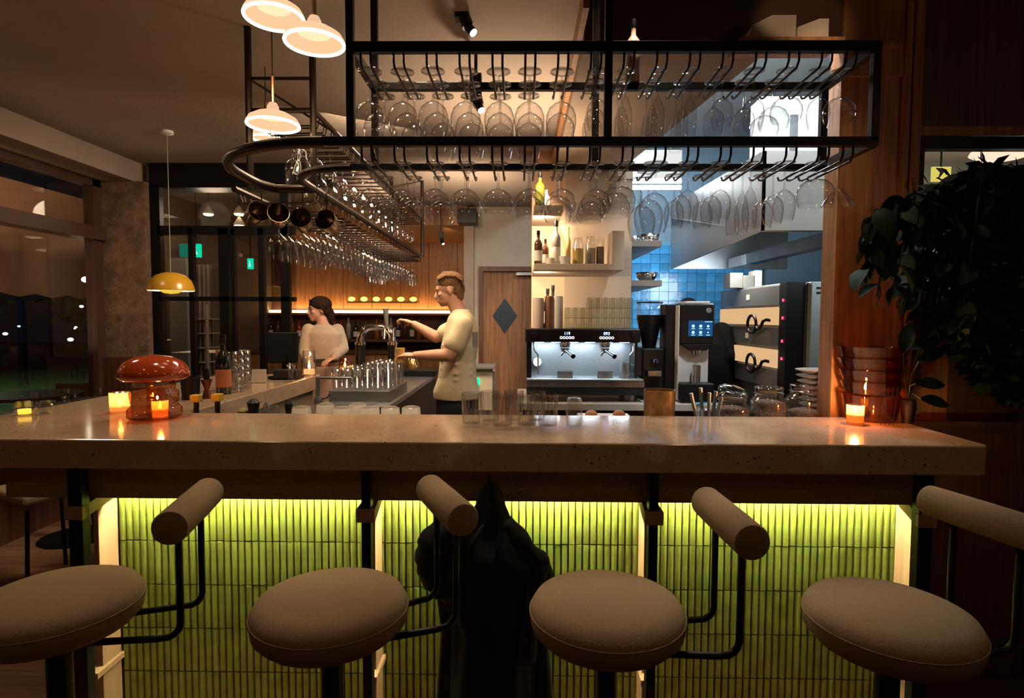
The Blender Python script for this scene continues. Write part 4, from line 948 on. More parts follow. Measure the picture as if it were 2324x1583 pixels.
# bottles and tins on the machine, left part
for k, (px_, yt, r, m_, lab) in enumerate(((1222, 676, .042, pbr('paper_white', (.6, .48, .38), .7), 'pale paper-wrapped tin at the left end of the machine top'), (1248, 672, .038, pbr('brown_tin', (.25, .13, .07), .35, .6), 'brown metal tin behind the paper-wrapped tins'), (1266, 672, .04, wlab, 'white-topped tin beside the stacked glasses on the machine'))):
    a = at(px_, yt, 4.36); o = MB().lathe([(.001, 0), (r, 0), (r, a.z - zt - .01), (r * .9, a.z - zt), (.001, a.z - zt)], 20, (a.x, 4.36, zt + .001)).build('coffee_tin', m_, smooth=True); tag(o, lab, 'tin')
for k, (px_, yt) in enumerate(((1243, 655), (1255, 647))):
    a = at(px_, yt, 4.5); bottle(Vector((a.x, 4.5, zt + .001)), .03, a.z - zt, dkg, 'dark slender bottle behind the tins on the machine, %s of two' % ['left', 'right'][k], wlab, M['black'], 'slender_bottle')
# items on the wall shelf
def shelf_item(px_, yt, r, label, mat, kind, Y=4.4, z0=None, cap=None, lab_mat=None):
    z0 = (SZ if z0 is None else z0) + .001; a = at(px_, yt, Y); h = a.z - z0; p = Vector((a.x, Y, z0))
    if kind == 'bottle': return bottle(p, r, h, mat, label, lab_mat, cap, 'sauce_bottle')
    if kind == 'cup':
        t = thing('cup', label, 'cup', p); MB().lathe([(.001, 0), (r * .6, 0), (r * .9, h * .5), (r, h), (r * .93, h), (r * .8, h * .5), (.001, .01)], 20, p, False).build('body', mat, t, smooth=True); return t
    if kind == 'jar':
        t = thing('cork_jar', label, 'jar', p); MB().lathe([(r, 0), (r, h * .7), (r * .75, h * .8), (r * .75, h), (.001, h)], 20, p, False).build('body', M['glass2'], t, smooth=True)
        MB().lathe([(.001, .004), (r * .93, .004), (r * .93, h * .6), (.001, h * .6)], 16, p).build('contents', mat, t); return t
    o = MB().lathe([(.001, 0), (r, 0), (r * .95, h), (.001, h)], 16, p).build('canister', mat, smooth=True); tag(o, label, 'canister'); return o
brg = pbr('brown_bottle_glass', (.10, .04, .02), .15, spec=.7)
shelf_item(1222, 523, .03, 'brown bottle with black cap, leftmost on the wall shelf', brg, 'bottle', cap=M['black'], lab_mat=wlab)
shelf_item(1238, 540, .026, 'short clear-brown bottle second from the left on the wall shelf', brg, 'bottle', 4.5, lab_mat=wlab)
shelf_item(1262, 500, .036, 'tallest bottle on the wall shelf with a white label', pbr('grey_bottle', (.35, .3, .26), .2), 'bottle', 4.5, cap=M['black'], lab_mat=wlab)
shelf_item(1290, 512, .02, 'yellow squeeze bottle with a pointed tip on the wall shelf', pbr('yellow_sauce', (.6, .4, .12), .5), 'bottle', 4.6)
shelf_item(1250, 586, .034, 'white paper cup stack on the wall shelf, in front of the tallest bottle', M['cream'], 'canister', 4.32)
shelf_item(1282, 582, .042, 'small white handleless cup on the wall shelf', M['white'], 'cup', 4.32)
shelf_item(1312, 540, .042, 'glass jar of yellow liquid on the wall shelf', pbr('lemon', (.6, .42, .1), .5), 'jar', 4.36)
shelf_item(1340, 537, .04, 'clear jar of pale contents right of the yellow jar', pbr('pale_grain', (.42, .4, .33), .8), 'jar', 4.42)
shelf_item(1362, 560, .03, 'smoky glass canister against the end block of the shelf', pbr('smoke', (.16, .12, .1), .3), 'canister', 4.42)
shelf_item(1226, 392, .036, 'green glass bottle standing on the upper shelf', pbr('green_bottle', (.13, .13, .02), .12, spec=.7), 'bottle', 4.4, UZ, M['black'])
shelf_item(1240, 430, .03, 'short white bottle beside the green bottle on the upper shelf', wlab, 'bottle', 4.45, UZ, lab_mat=wlab)
# bowls on the kitchen shelves
for (px_, w_, lv, zz, hh, lab) in ((1468, 48, 1, ks[1], .085, 'round steel bowl on the lower kitchen shelf'), (1474, 42, 0, ks[0], .09, 'steel container on the upper kitchen shelf'), (1438, 30, 0, ks[0], .07, 'small steel bowl on the upper kitchen shelf')):
    a = at(px_, 600, 5.3); r = w_ / 2 / F_PX * 5.3
    o = MB().lathe([(.001, 0), (r * .55, 0), (r * .9, hh * .5), (r, hh), (r * .96, hh), (r * .8, hh * .45), (.001, .008)] if lv else [(.001, 0), (r * .8, 0), (r, hh), (r * .96, hh), (r * .76, .006), (.001, .006)], 28, (a.x, 5.3, zz + .001), False).build('steel_bowl', M['chrome'], smooth='full'); tag(o, lab, 'bowl')
# ================================================================== grinders
a = at(1452, 800, 4.25); b_ = at(1502, 800, 4.25)
t = thing('coffee_grinder', 'black coffee grinder with a round hopper right of the espresso machine', 'grinder', ((a.x + b_.x) / 2, 4.4, .92)); cx = (a.x + b_.x) / 2 + .03
zA = at(1480, 714, 4.3).z; zB = at(1480, 790, 4.3).z; zC = at(1480, 686, 4.3).z
MB().box(cx - .08, cx + .08, 4.3, 4.6, .92, zB).build('body', M['black'], t, bevel=.01)
MB().lathe([(.001, zB), (.05, zB), (.06, zB + .06), (.095, zA - .03), (.095, zA), (.001, zA)], 28, (cx, 4.45, 0)).build('hopper', M['black'], t, smooth=True)
MB().lathe([(.095, zA), (.092, zC), (.001, zC)], 28, (cx, 4.45, 0), False).build('hopper_glass', M['glass2'], t, smooth='full')
MB().lathe([(.001, zC + .012), (.1, zC + .008), (.1, zC)], 28, (cx, 4.45, 0), False).build('hopper_lid', M['black'], t, smooth=True)
MB().box(cx - .05, cx + .05, 4.24, 4.3, 1.1, 1.14).build('portafilter_fork', M['chrome'], t, bevel=.003)
MB().lathe([(.001, 0), (.022, 0), (.026, .02), (.001, .03)], 16, (cx + .01, 4.27, 1.2)).build('outlet', M['chrome'], t, smooth=True)
MB().box(cx + .085, cx + .165, 4.3, 4.48, .92, at(1520, 690, 4.3).z).build('side_tower', M['black'], t, bevel=.006)
a = at(1541, 800, 4.2); b_ = at(1621, 800, 4.2); x0, x1 = a.x, b_.x; zt2 = at(1580, 683, 4.2).z; zs0 = at(1580, 790, 4.2).z; zb = at(1580, 868, 4.2).z
t = thing('touch_grinder', 'white and black automatic coffee grinder with a lit blue touch screen', 'grinder', ((x0 + x1) / 2, 4.4, .92))
MB().box(x0 + .002, x1 - .02, 4.26, 4.48, .93, zs0 + .03).build('white_front', M['white'], t, bevel=.01)
MB().box(x0, x1, 4.2, 4.48, zs0 + .02, zt2 - .015).build('head', M['black'], t, bevel=.02, seg=4)
MB().box(x0 + .05, x1 - .03, 4.22, 4.47, zt2 - .016, zt2).build('white_lid', M['white'], t, bevel=.004)
MB().prism([(x0 + .02, zs0 + .03), (x1 - .01, zs0 + .03), (x1 - .055, zs0 - .015), (x0 + .075, zs0 - .015)], 4.2, 4.3).build('funnel_mount', M['black'], t, bevel=.004)
MB().lathe([(.026, .0), (.03, .03), (.001, .03)], 20, ((x0 + x1) / 2 + .01, 4.24, zs0 - .045)).build('chute', M['chrome'], t, smooth=True)
MB().box(x0 + .0, x1 - .01, 4.14, 4.47, .92, zb - .0).build('foot_plate', M['black'], t, bevel=.01)
MB().box(x0 - .004, x0 + .003, 4.21, 4.48, .93, zt2 - .03).build('white_edge', M['white'], t, bevel=.002)
sa = at(1563, 727, 4.198); sb = at(1617, 763, 4.198)
sc_ = MB().box(sa.x, sb.x, 4.196, 4.2, sb.z, sa.z).build('touch_screen', emit('screen_blue', (.02, .10, .28), .8), t)
ic = emit('icon_cyan', (.35, .8, 1), 1.7)
for i in range(3):
    for j in range(2):
        cxx = sa.x + (sb.x - sa.x) * (.19 + i * .31); cz = sa.z + (sb.z - sa.z) * (.35 + j * .40)
        b = MB(); b.T = Matrix.Translation((cxx, 4.1955, cz)) @ Matrix.Rotation(R(90), 4, 'X')
        b.lathe([(.001, 0), ([.011, .011, .009][i] if not (i == 2 and j) else .006, 0), (.001, .001)], 12); b.build('screen_icon', ic, sc_)
        MB().box(cxx - .013, cxx + .013, 4.1945, 4.1958, cz - .0205, cz - .0165).build('icon_caption', ic, sc_)
MB().box(sa.x + .115, sb.x - .004, 4.1945, 4.1958, sa.z - .01, sa.z - .006).build('status_line', ic, sc_)
lg = at(1609, 704, 4.2); b = MB(); b.T = Matrix.Translation((lg.x, 4.199, lg.z)) @ Matrix.Rotation(R(90), 4, 'X'); b.lathe([(.001, .003), (.018, .003), (.02, 0)], 20); b.build('round_emblem', M['steel'], t)
cp = (x0 + x1) / 2 - .0; o = MB().lathe([(.03, 0), (.03, .004), (.031, .125), (.028, .125), (.027, .006), (.001, .006)], 20, (cp, 4.2, zb + .001), False).build('steel_cup', M['chrome'], smooth=True); tag(o, 'tall steel dosing cup under the chute of the touch screen grinder', 'cup')
o = MB().cbox((at(1600, 903, 4.13).x, 4.15, .924), (.16, .08, .008), .3).build('blue_cloth', pbr('blue_cloth', (.12, .42, .62), .8)); tag(o, 'folded light blue cloth on the back counter', 'cloth')
# small printer and shelf behind the barman
a = at(1083, 842, 4.9); b_ = at(1118, 842, 4.9)
t = thing('side_table', 'small pale cabinet with a metal rail behind the barman', 'cabinet', ((a.x + b_.x) / 2, 5.0, 0))
MB().box(a.x - .1, b_.x, 4.9, 5.3, a.z - .33, a.z + .03).build('upper_box', M['cream'], t, bevel=.003)
MB().box(a.x - .1, b_.x + .01, 4.86, 5.3, at(1100, 833, 4.9).z - .012, at(1100, 833, 4.9).z).build('rail', M['steel'], t)
MB().box(a.x - .1, b_.x - .03, 4.92, 5.3, 0, a.z - .33).build('base', M['steeld'], t)
g = at(1085, 866, 4.88); MB().box(g.x - .008, g.x + .008, 4.885, 4.9, g.z - .025, g.z + .025).build('green_light', emit('green_led', (.0, 1, .3), 3), t)
MB().tube([(b_.x + .01, 4.9, 0), (b_.x + .01, 4.9, a.z)], .012, 6).build('leg', M['steeld'], t)
# ================================================================== kitchen
st = M['steeld']
hx = 1.40; hz = 2.0
t = thing('extractor_hood', 'large stainless extractor hood over the kitchen line', 'hood', (2.3, 4.5, 2.9))
a = at(1727, 522, 3.25); hx = a.x; hz = a.z; fr_ = at(1521, 610, 5.8)
b = MB(); t_ = .02; sat = pbr('satin_steel', (.55, .58, .56), .5, .35, var=.08, scale=4)
b.add([(hx, 3.25, hz), (hx, 3.25, 2.43), (fr_.x, 5.8, 2.62), (fr_.x, 5.8, hz), (hx + t_, 3.25, hz), (hx + t_, 3.25, 2.43), (fr_.x + t_, 5.8, 2.62), (fr_.x + t_, 5.8, hz)], [(0, 1, 2, 3), (7, 6, 5, 4), (0, 3, 7, 4), (1, 5, 6, 2), (0, 4, 5, 1), (3, 2, 6, 7)])
b.build('side_panel', M['steel'], t)
MB().box(hx, 1.98, 3.25, 3.27, hz, 2.43).build('front_panel', sat, t)
MB().box(fr_.x, 2.6, 5.78, 5.8, hz, 2.62).build('far_panel', st, t)
MB().box(hx + .02, 2.05, 3.27, 3.45, hz + .02, hz + .04).build('inner_gutter', st, t)
MB().add([(hx + .02, 3.45, hz + .03), (2.1, 3.45, hz + .03), (3.0, 5.8, hz + .5), (hx + .12, 5.8, hz + .5)], [(0, 1, 2, 3)]).build('canopy_lining', st, t)
for k in range(14):
    y = 3.5 + k * .05; z = hz + .035 + (y - 3.45) / 2.35 * .45 * 1.0
    MB().cbox((1.76, y, z - .012), (.45, .028, .008), 0, .2).build('grease_slat', M['steel'], t)
MB().box(2.0, 2.1, 3.47, 5.7, hz + .0, hz + .09).build('inner_beam', st, t)
# deck oven facing left
ox = 1.75
a = at(1790, 640, 3.82); z_top = a.z; ox = a.x; y1 = 5.1
t = thing('deck_oven', 'two-deck steel pizza oven with glowing windows and black curved handles', 'oven', (ox + .5, 4.5, 0))
MB().box(ox, ox + .62, 3.9, y1, .5, z_top).build('body', st, t, bevel=.004)
MB().box(ox - .02, ox + .1, 3.8, 3.9, .5, z_top).build('control_post', M['black'], t)
MB().box(ox + .1, ox + .3, 3.8, 3.9, .5, z_top - .0).build('side_sheet', st, t)
MB().box(ox + .1, ox + .6, 3.82, 5, 0, .5).build('stand', st, t)
def oface(x_px, y_px): return atx(x_px, y_px, ox - .004)
def opanel(xa, xb, ya, yb, name, mat, th=.012):
    A = oface(xa, ya); B = oface(xb, yb); MB().box(ox - .004 - th, ox - .002, min(A.y, B.y), max(A.y, B.y), min(A.z, B.z), max(A.z, B.z)).build(name, mat, t, bevel=.002)
yn, yf = 3.92, 5.02
def zat(py_): return atx(1752, py_, ox).z
glow = pbr('oven_glass', (.5, .33, .18), .25)
MB().box(ox - .014, ox, yn, yf, zat(692), z_top - .01).build('panel', M['steel'], t, bevel=.003)
MB().box(ox - .03, ox, yn, yf, zat(737), zat(697)).build('oven_door', emit('oven_lit', (1, .62, .3), .75), t, bevel=.003)
MB().box(ox - .014, ox, yn, yf, zat(787), zat(741)).build('panel', M['steel'], t, bevel=.003)
MB().box(ox - .03, ox, yn, yf, zat(832), zat(792)).build('oven_door', emit('oven_lit', (1, .62, .3), .75), t, bevel=.003)
MB().box(ox - .014, ox, yn, yf, zat(880), zat(836)).build('panel', M['steel'], t, bevel=.003)
for z in (zat(670), zat(765)): MB().box(ox - .018, ox - .01, 4.42, 4.48, z - .02, z + .02).build('maker_plate', wlab, t)
def S(cy_, cz, s):
    pts = [(-.045 + .06 * math.cos(k / 20 * 6.2832), .02 + .05 * math.sin(k / 20 * 6.2832)) for k in range(21)]
    return [(ox - .05, cy_ - u * s, cz + v * s) for u, v in pts]
for z in (zat(745), zat(838)):
    MB().tube(S(4.22, z, 1.3), .011, 8).build('handle', M['black'], t, smooth=True)
    MB().tube([(ox - .05, 4.21, z + .02), (ox - .05, 4.17, z - .01), (ox - .05, 4.12, z + .01), (ox - .05, 4.08, z + .05), (ox - .05, 4.03, z + .06), (ox - .0, 4.0, z + .05)], .011, 8).build('handle', M['black'], t, smooth=True)
for z in (zat(684), zat(722), zat(772), zat(810)): MB().box(ox - .026, ox - .019, 3.835, 3.85, z - .006, z + .012).build('red_light', emit('red_led', (1, .05, .12), 3), t)
o = MB().box(ox + .11, ox + .52, 3.74, 3.795, 0, at(1850, 640, 3.8).z + .0).build('steel_cabinet', pbr('grey_enamel', (.4, .45, .45), .4, .3), bevel=.004); tag(o, 'tall grey steel cabinet side right of the pizza oven', 'cabinet')
ct = MB()
for i in range(2):
    for k in range(6): ct.box(ox + .14 + k * .045, ox + .175 + k * .045, 3.735, 3.742, at(1850, 652, 3.8).z - i * .03 - .012, at(1850, 652, 3.8).z - i * .03)
ct.build('vent_slots', M['black'], o)
# trays on the oven
for k, (px_, w_, h_) in enumerate(((1672, 30, .12), (1700, 26, .1), (1722, 16, .14))):
    a = at(px_, 640, 4.6); o = MB().box(a.x - w_ / F_PX * 2.3, a.x + w_ / F_PX * 2.3, 4.6, 4.75, z_top + .001, z_top + h_).build('oven_top_tin', M['steel'] if k < 2 else M['white'], bevel=.006); tag(o, ['left', 'middle', 'right'][k] + ' tin standing on top of the pizza oven', 'tin')
# bright duct box and fluorescent
o = MB().box(at(1727, 300, 4.2).x, at(1857, 300, 4.2).x, 4.2, 4.4, at(1790, 378, 4.2).z, at(1790, 218, 4.2).z).build('duct_box', pbr('white_enamel', (.85, .87, .82), .5), bevel=.004); tag(o, 'bright white ventilation box above the hood, behind the upper glasses', 'duct')
c = at(1810, 300, 4.19); MB().box(c.x - .05, c.x + .0, 4.185, 4.2, c.z - .25, c.z + .12).build('slot', M['steeld'], o)
light('duct_fill', 'AREA', (c.x - .1, 3.6, 3.0), 3.2, COOL, .25, (c.x, 4.2, c.z))  # added light, aimed at the duct box to brighten it
a = at(1425, 425, 5.0); b_ = at(1546, 400, 5.0)
t = thing('kitchen_tube_light', 'bright fluorescent tube fixture on the kitchen ceiling', 'lamp', (a + b_) / 2)
for dz in (0, .05): MB().tube([(a.x, 5.0, a.z + dz), (b_.x, 5.0, a.z + dz + .0)], .018, 10).build('tube', emit('fluorescent', (.9, .97, 1), 16), t)
MB().box(a.x, b_.x, 4.98, 5.06, a.z + .07, 2.92).build('fixture', M['white'], t, bevel=.004)
# cream blocks on the ledge, added for a light patch on the wall
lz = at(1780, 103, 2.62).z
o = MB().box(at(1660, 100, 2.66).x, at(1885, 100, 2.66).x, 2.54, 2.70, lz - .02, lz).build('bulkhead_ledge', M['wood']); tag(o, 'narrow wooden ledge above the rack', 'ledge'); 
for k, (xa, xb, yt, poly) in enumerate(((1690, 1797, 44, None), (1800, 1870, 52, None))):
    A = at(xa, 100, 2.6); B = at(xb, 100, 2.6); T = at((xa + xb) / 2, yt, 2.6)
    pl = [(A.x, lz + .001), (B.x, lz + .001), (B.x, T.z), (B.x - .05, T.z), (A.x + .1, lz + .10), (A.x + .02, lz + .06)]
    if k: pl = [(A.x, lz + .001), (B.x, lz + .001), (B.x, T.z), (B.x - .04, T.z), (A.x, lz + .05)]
    o = MB().prism(pl, 2.56, 2.69).build('light_patch_block', pbr('light_patch_cream', (.55, .42, .3), .8), bevel=.004); tag(o, ['larger cream block standing in for a light patch above the rack', 'smaller cream block standing in for a light patch, at the right'][k], 'light patch')
# bottle on the rack top
for k, (px_, Y) in enumerate(((1432, 2.45), (1432, 2.3))):
    if k == 0: a = at(1436, 186, 2.45); bottle(Vector((a.x - .0, 2.45, ZU + .016)), .028, .25, pbr('pale_bottle', (.4, .3, .25), .3), 'bottle with a black cap standing on the top of the rack', None, M['black'])

# ================================================================== people
skin = pbr('skin', (.62, .33, .22), .55, var=.06, scale=10); 
def limb(b, pts, rad, seg=14):
    sp = []; rr = []
    for i in range(len(pts) - 1):
        for f in range(4): sp.append(Vector(pts[i]).lerp(Vector(pts[i + 1]), f / 4)); rr.append(rad[i] + (rad[i + 1] - rad[i]) * f / 4)
    sp.append(Vector(pts[-1])); rr.append(rad[-1]); b.tube(sp, rr, seg)
    for p_, r_ in zip(pts, rad): b.ball(p_, r_ * .99, 12, 8)
def torso(b, secs, seg=24):
    rings = []
    for (cx_, cy_, cz, rx, ry) in secs:
        rings.append([(cx_ + rx * math.cos(2 * math.pi * k / seg), cy_ + ry * math.sin(2 * math.pi * k / seg), cz) for k in range(seg)])
    b.rings(rings)
def hand(b, wrist, d, up, s=1.0, curl=.9):
    """palm with four fingers and a thumb, closing towards -up"""
    d = Vector(d).normalized(); up = Vector(up).normalized(); sd = d.cross(up).normalized(); w = Vector(wrist)
    c = w + d * .045 * s
    m = Matrix((d, sd, up)).transposed().to_quaternion()
    b.ball(c, (.05 * s, .04 * s, .016 * s), 14, 8, m)
    for i, ln in enumerate((.068, .078, .074, .06)):
        base = w + d * .082 * s + sd * (.03 - i * .02) * s
        p1 = base + d * ln * .4 * s - up * .006; p2 = p1 + (d * math.cos(curl) - up * math.sin(curl)) * ln * .35 * s; p3 = p2 + (d * math.cos(curl * 2) - up * math.sin(curl * 2)) * ln * .3 * s
        limb(b, [base - d * .02, p1, p2, p3], [.0095 * s, .009 * s, .008 * s, .007 * s], 8)
    tb_ = w + d * .025 * s + sd * .03 * s; limb(b, [tb_, tb_ + (d * .5 + sd * .6 - up * .5).normalized() * .035 * s, tb_ + (d * .9 + sd * .2 - up * .7).normalized() * .062 * s], [.013 * s, .011 * s, .008 * s], 8)
def head(b, c, fwd, s=1.0, nose=True):
    """skull, jaw, nose, lips, brow and ears; c is the head centre at eye height"""
    f = Vector(fwd).normalized(); u = Vector((0, 0, 1)); u = (u - f * u.dot(f)).normalized(); l = u.cross(f).normalized(); c = Vector(c)
    m = Matrix((l, f, u)).transposed().to_quaternion()
    P = lambda x, y, z: c + (l * x + f * y + u * z) * s
    b.ball(P(0, -.012, .03), (.072 * s, .092 * s, .085 * s), 20, 14, m)
    b.ball(P(0, .022, -.035), (.056 * s, .062 * s, .07 * s), 18, 12, m)
    b.ball(P(0, .058, -.085), (.028 * s, .024 * s, .022 * s), 12, 8, m)
    b.ball(P(0, .07, .018), (.045 * s, .016 * s, .012 * s), 12, 8, m)
    limb(b, [P(0, .078, .005), P(0, .094, -.02), P(0, .100, -.034)], [.008 * s, .011 * s, .012 * s], 8)
    b.ball(P(0, .081, -.058), (.024 * s, .011 * s, .006 * s), 10, 6, m); b.ball(P(0, .079, -.068), (.021 * s, .011 * s, .006 * s), 10, 6, m)
    for sx in (-1, 1):
        b.ball(P(sx * .073, -.012, -.01), (.009 * s, .018 * s, .031 * s), 10, 8, m); b.ball(P(sx * .035, .06, -.02), (.02 * s, .02 * s, .018 * s), 10, 8, m)
    return P, m
def face_bits(P, m, s, root, browm):
    ey = MB(); 
    for sx in (-1, 1): ey.ball(P(sx * .031, .070, .0), (.011 * s, .010 * s, .007 * s), 12, 8, m)
    ey.build('eyes', pbr('eye', (.14, .12, .11), .4), root, smooth='full')
    ir = MB()
    for sx in (-1, 1): ir.ball(P(sx * .031, .0785, .0), (.0055 * s, .0035 * s, .0055 * s), 10, 6, m)
    ir.build('irises', pbr('iris', (.05, .035, .03), .2), root, smooth='full')
    br_ = MB()
    for sx in (-1, 1): br_.tube([P(sx * .016, .086, .02), P(sx * .032, .085, .024), P(sx * .046, .076, .02)], .0032 * s, 6)
    br_.build('eyebrows', browm, root, smooth='full')
    MB().ball(P(0, .0895, -.063), (.02 * s, .004 * s, .0065 * s), 10, 6, m).build('lips', pbr('lips', (.5, .2, .16), .5), root, smooth='full')

# ---- the barman, in profile to the left
Ym = 4.15
def pm(px_, py_, dy=0): return at(px_, py_, Ym + dy)
mn = thing('person', 'barman with swept blond hair and cream T-shirt, reaching for the beer tap', 'person', (pm(1035, 800).x, Ym, 0))
hc = pm(1017, 658)
b = MB(); fw = Vector((-1, -.12, -.22)); P, hm = head(b, hc, fw, 1.0)
nk = pm(1040, 708); limb(b, [hc + Vector((.03, 0, -.05)), nk, pm(1047, 725)], [.052, .055, .07])
sL = pm(1052, 738, -.17); sR = pm(1042, 738, .17)
torso(b, [(pm(1038, 900).x, Ym, pm(0, 900).z, .12, .15), (pm(1036, 860).x, Ym, pm(0, 860).z, .115, .15), (pm(1036, 820).x, Ym, pm(0, 820).z, .105, .145), (pm(1042, 780).x, Ym, pm(0, 780).z, .11, .17), (pm(1047, 745).x, Ym, pm(0, 745).z, .105, .18), (pm(1046, 725).x, Ym, pm(0, 725).z, .085, .14), (pm(1045, 712).x, Ym, pm(0, 712).z, .05, .07)])
eL = pm(1018, 806, -.22); wL = pm(942, 806, -.12); eR = pm(990, 765, .2); wR = pm(940, 735, .2)
limb(b, [sL, sL.lerp(eL, .5), eL], [.062, .055, .045]); limb(b, [eL, eL.lerp(wL, .35), wL], [.045, .043, .028])
limb(b, [sR, eR], [.058, .044]); limb(b, [eR, eR.lerp(wR, .35), wR], [.044, .041, .027])
hand(b, wL, (-1, .1, .05), (.1, -.2, 1), 1.0, .9); hand(b, wR, (-.9, .1, .35), (.3, 0, 1), 1.0, 1.0)
zc_ = pm(0, 900).z
for sy, dx in ((-.09, .015), (.09, -.03)):
    x = pm(1036, 900).x + dx
    limb(b, [(x, Ym + sy, zc_), (x - .01, Ym + sy, .52), (x + .02, Ym + sy, .1)], [.095, .06, .042])
    limb(b, [(x + .02, Ym + sy, .05), (x - .06, Ym + sy - .01, .045), (x - .16, Ym + sy - .02, .03)], [.045, .04, .03])
o = b.build('body', skin, mn); remesh(o, .0075, 2)
# T-shirt
b = MB()
torso(b, [(pm(1037, 895).x, Ym, pm(0, 895).z, .168, .198), (pm(1036, 880).x, Ym, pm(0, 880).z, .165, .195), (pm(1038, 850).x, Ym, pm(0, 850).z, .137, .17), (pm(1039, 815).x, Ym, pm(0, 815).z, .128, .168), (pm(1043, 780).x, Ym, pm(0, 780).z, .13, .19), (pm(1047, 745).x, Ym, pm(0, 745).z, .118, .178), (pm(1047, 722).x, Ym, pm(0, 716).z, .095, .145), (pm(1047, 704).x, Ym, pm(0, 704).z, .07, .09), (pm(1046, 697).x, Ym, pm(0, 697).z, .06, .064)], 30)
sl = sL.lerp(eL, .62); limb(b, [sL + Vector((0, 0, .005)), sL.lerp(eL, .3), sl], [.068, .07, .074]); sr = sR.lerp(eR, .6); limb(b, [sR, sr], [.066, .066])
for k in range(7):   # cloth folds
    z = pm(0, 770 + k * 17).z; b.tube([(pm(1040, 0).x - .12, Ym - .1, z - .02), (pm(1040, 0).x, Ym - .175, z + .015 * (k % 2)), (pm(1040, 0).x + .11, Ym - .1, z + .05)], [.004, .012, .006], 8)
for k in range(4):
    z = pm(0, 860 + k * 8).z; b.tube([(pm(1075, 0).x, Ym - .08, z + .09 - k * .005), (pm(1050, 0).x, Ym - .165, z), (pm(1010, 0).x, Ym - .12, z - .035)], [.004, .01, .004], 8)
b.build('t_shirt', pbr('cream_cotton', (.66, .56, .36), .85, var=.08, scale=20), mn); remesh(mn.children[-1], .0085, 4)
# trousers
b = MB(); torso(b, [(pm(1037, 860).x, Ym, pm(0, 872).z, .132, .165), (pm(1038, 900).x, Ym, pm(0, 884).z, .147, .178), (pm(1038, 900).x, Ym, zc_, .152, .184), (pm(1038, 900).x, Ym, zc_ - .12, .15, .19)])
for sy, dx in ((-.09, .015), (.09, -.03)):
    x = pm(1036, 900).x + dx; limb(b, [(x, Ym + sy, zc_ - .04), (x - .01, Ym + sy, .52), (x + .02, Ym + sy, .09)], [.108, .085, .075])
b.build('trousers', pbr('black_denim', (.012, .014, .02), .85), mn); remesh(mn.children[-1], .012, 2)
# hair: swept back, volume on top, short at the nape
hb = MB(); s = 1.0
hb.ball(P(0, -.022, .052), (.079, .1, .078), 20, 12, hm); hb.ball(P(0, -.062, .0), (.07, .058, .075), 18, 10, hm)
hb.ball(P(0, -.07, -.045), (.055, .035, .05), 14, 8, hm)
rnd = random.Random(5)
for k in range(46):
    a_ = rnd.uniform(-.062, .062); st_ = P(a_, .066 - abs(a_) * .3, .075 + rnd.uniform(-.01, .012)); sg = 1 if a_ > 0 else -1
    hb.tube([st_, P(a_ * 1.1, .052, .102 - abs(a_) * .3), P(a_ * 1.2, .0, .128 - abs(a_) * .5), P(a_ * 1.25, -.07, .105 - abs(a_) * .4), P(a_ * 1.2, -.108, .045), P(a_ * 1.1, -.112, -.01)], [.004, .009, .010, .010, .009, .005], 6)
hb.build('hair', pbr('blond_hair', (.21, .105, .045), .75, var=.55, scale=60, stretch=(1, 4, 1), bump=1, bscale=120), mn); remesh(mn.children[-1], .005, 1)
face_bits(P, hm, 1.0, mn, pbr('blond_brow', (.3, .17, .08), .7))
MB().tube([wL + Vector((.035, .03 * math.cos(k / 12 * 6.283), .03 * math.sin(k / 12 * 6.283))) for k in range(12)], .004, 6, closed=True).build('bracelet', M['black'], mn)
MB().ball(P(0, .04, -.075), (.05, .045, .032), 14, 8, hm).build('beard', pbr('light_beard', (.36, .18, .1), .9), mn, smooth='full')
# back print of the shirt
c = pm(1077, 770, -.09); MB().cbox(c + Vector((.0, 0, 0)), (.012, .06, .10), R(-35)).build('shirt_print', pbr('print_grey', (.25, .22, .2), .8), mn)

# ---- the woman at the back
Yw = 5.05
def pw(px_, py_, dy=0): return at(px_, py_, Yw + dy)
wn = thing('person', 'woman with tied dark hair and cream long-sleeved top behind the bar, looking left', 'person', (pw(735, 800).x, Yw, 0))
hc = pw(722, 702); b = MB(); P, hm = head(b, hc, (-.8, -.6, -.05), .93)
limb(b, [hc + Vector((.015, .02, -.05)), pw(731, 728), pw(733, 740)], [.045, .045, .06])
sh = [pw(700, 748, -.05), pw(766, 748, .08)]; el = [pw(690, 800, -.1), pw(779, 790, .05)]; wr_ = [pw(708, 835, -.25), pw(758, 812, -.15)]
torso(b, [(pw(733, 900).x, Yw, pw(0, 900).z, .17, .12), (pw(735, 860).x, Yw, pw(0, 860).z, .165, .12), (pw(735, 815).x, Yw, pw(0, 815).z, .12, .095), (pw(733, 780).x, Yw, pw(0, 780).z, .14, .11), (pw(733, 750).x, Yw, pw(0, 750).z, .14, .1), (pw(733, 738).x, Yw, pw(0, 738).z, .06, .06)])
for a_, e_, w_ in zip(sh, el, wr_): limb(b, [a_, e_, w_], [.05, .04, .026]); hand(b, w_, (.3 if a_ is sh[0] else -.4, -.8, -.2), (0, 0, 1), .9, .7)
for sx in (-.08, .08): limb(b, [(pw(733, 900).x + sx, Yw, .85), (pw(733, 900).x + sx, Yw, .5), (pw(733, 900).x + sx, Yw, .09)], [.085, .055, .04]); limb(b, [(pw(733, 900).x + sx, Yw, .04), (pw(733, 900).x + sx - .03, Yw - .14, .03)], [.04, .03])
b.build('body', skin, wn); remesh(wn.children[-1], .008, 2)
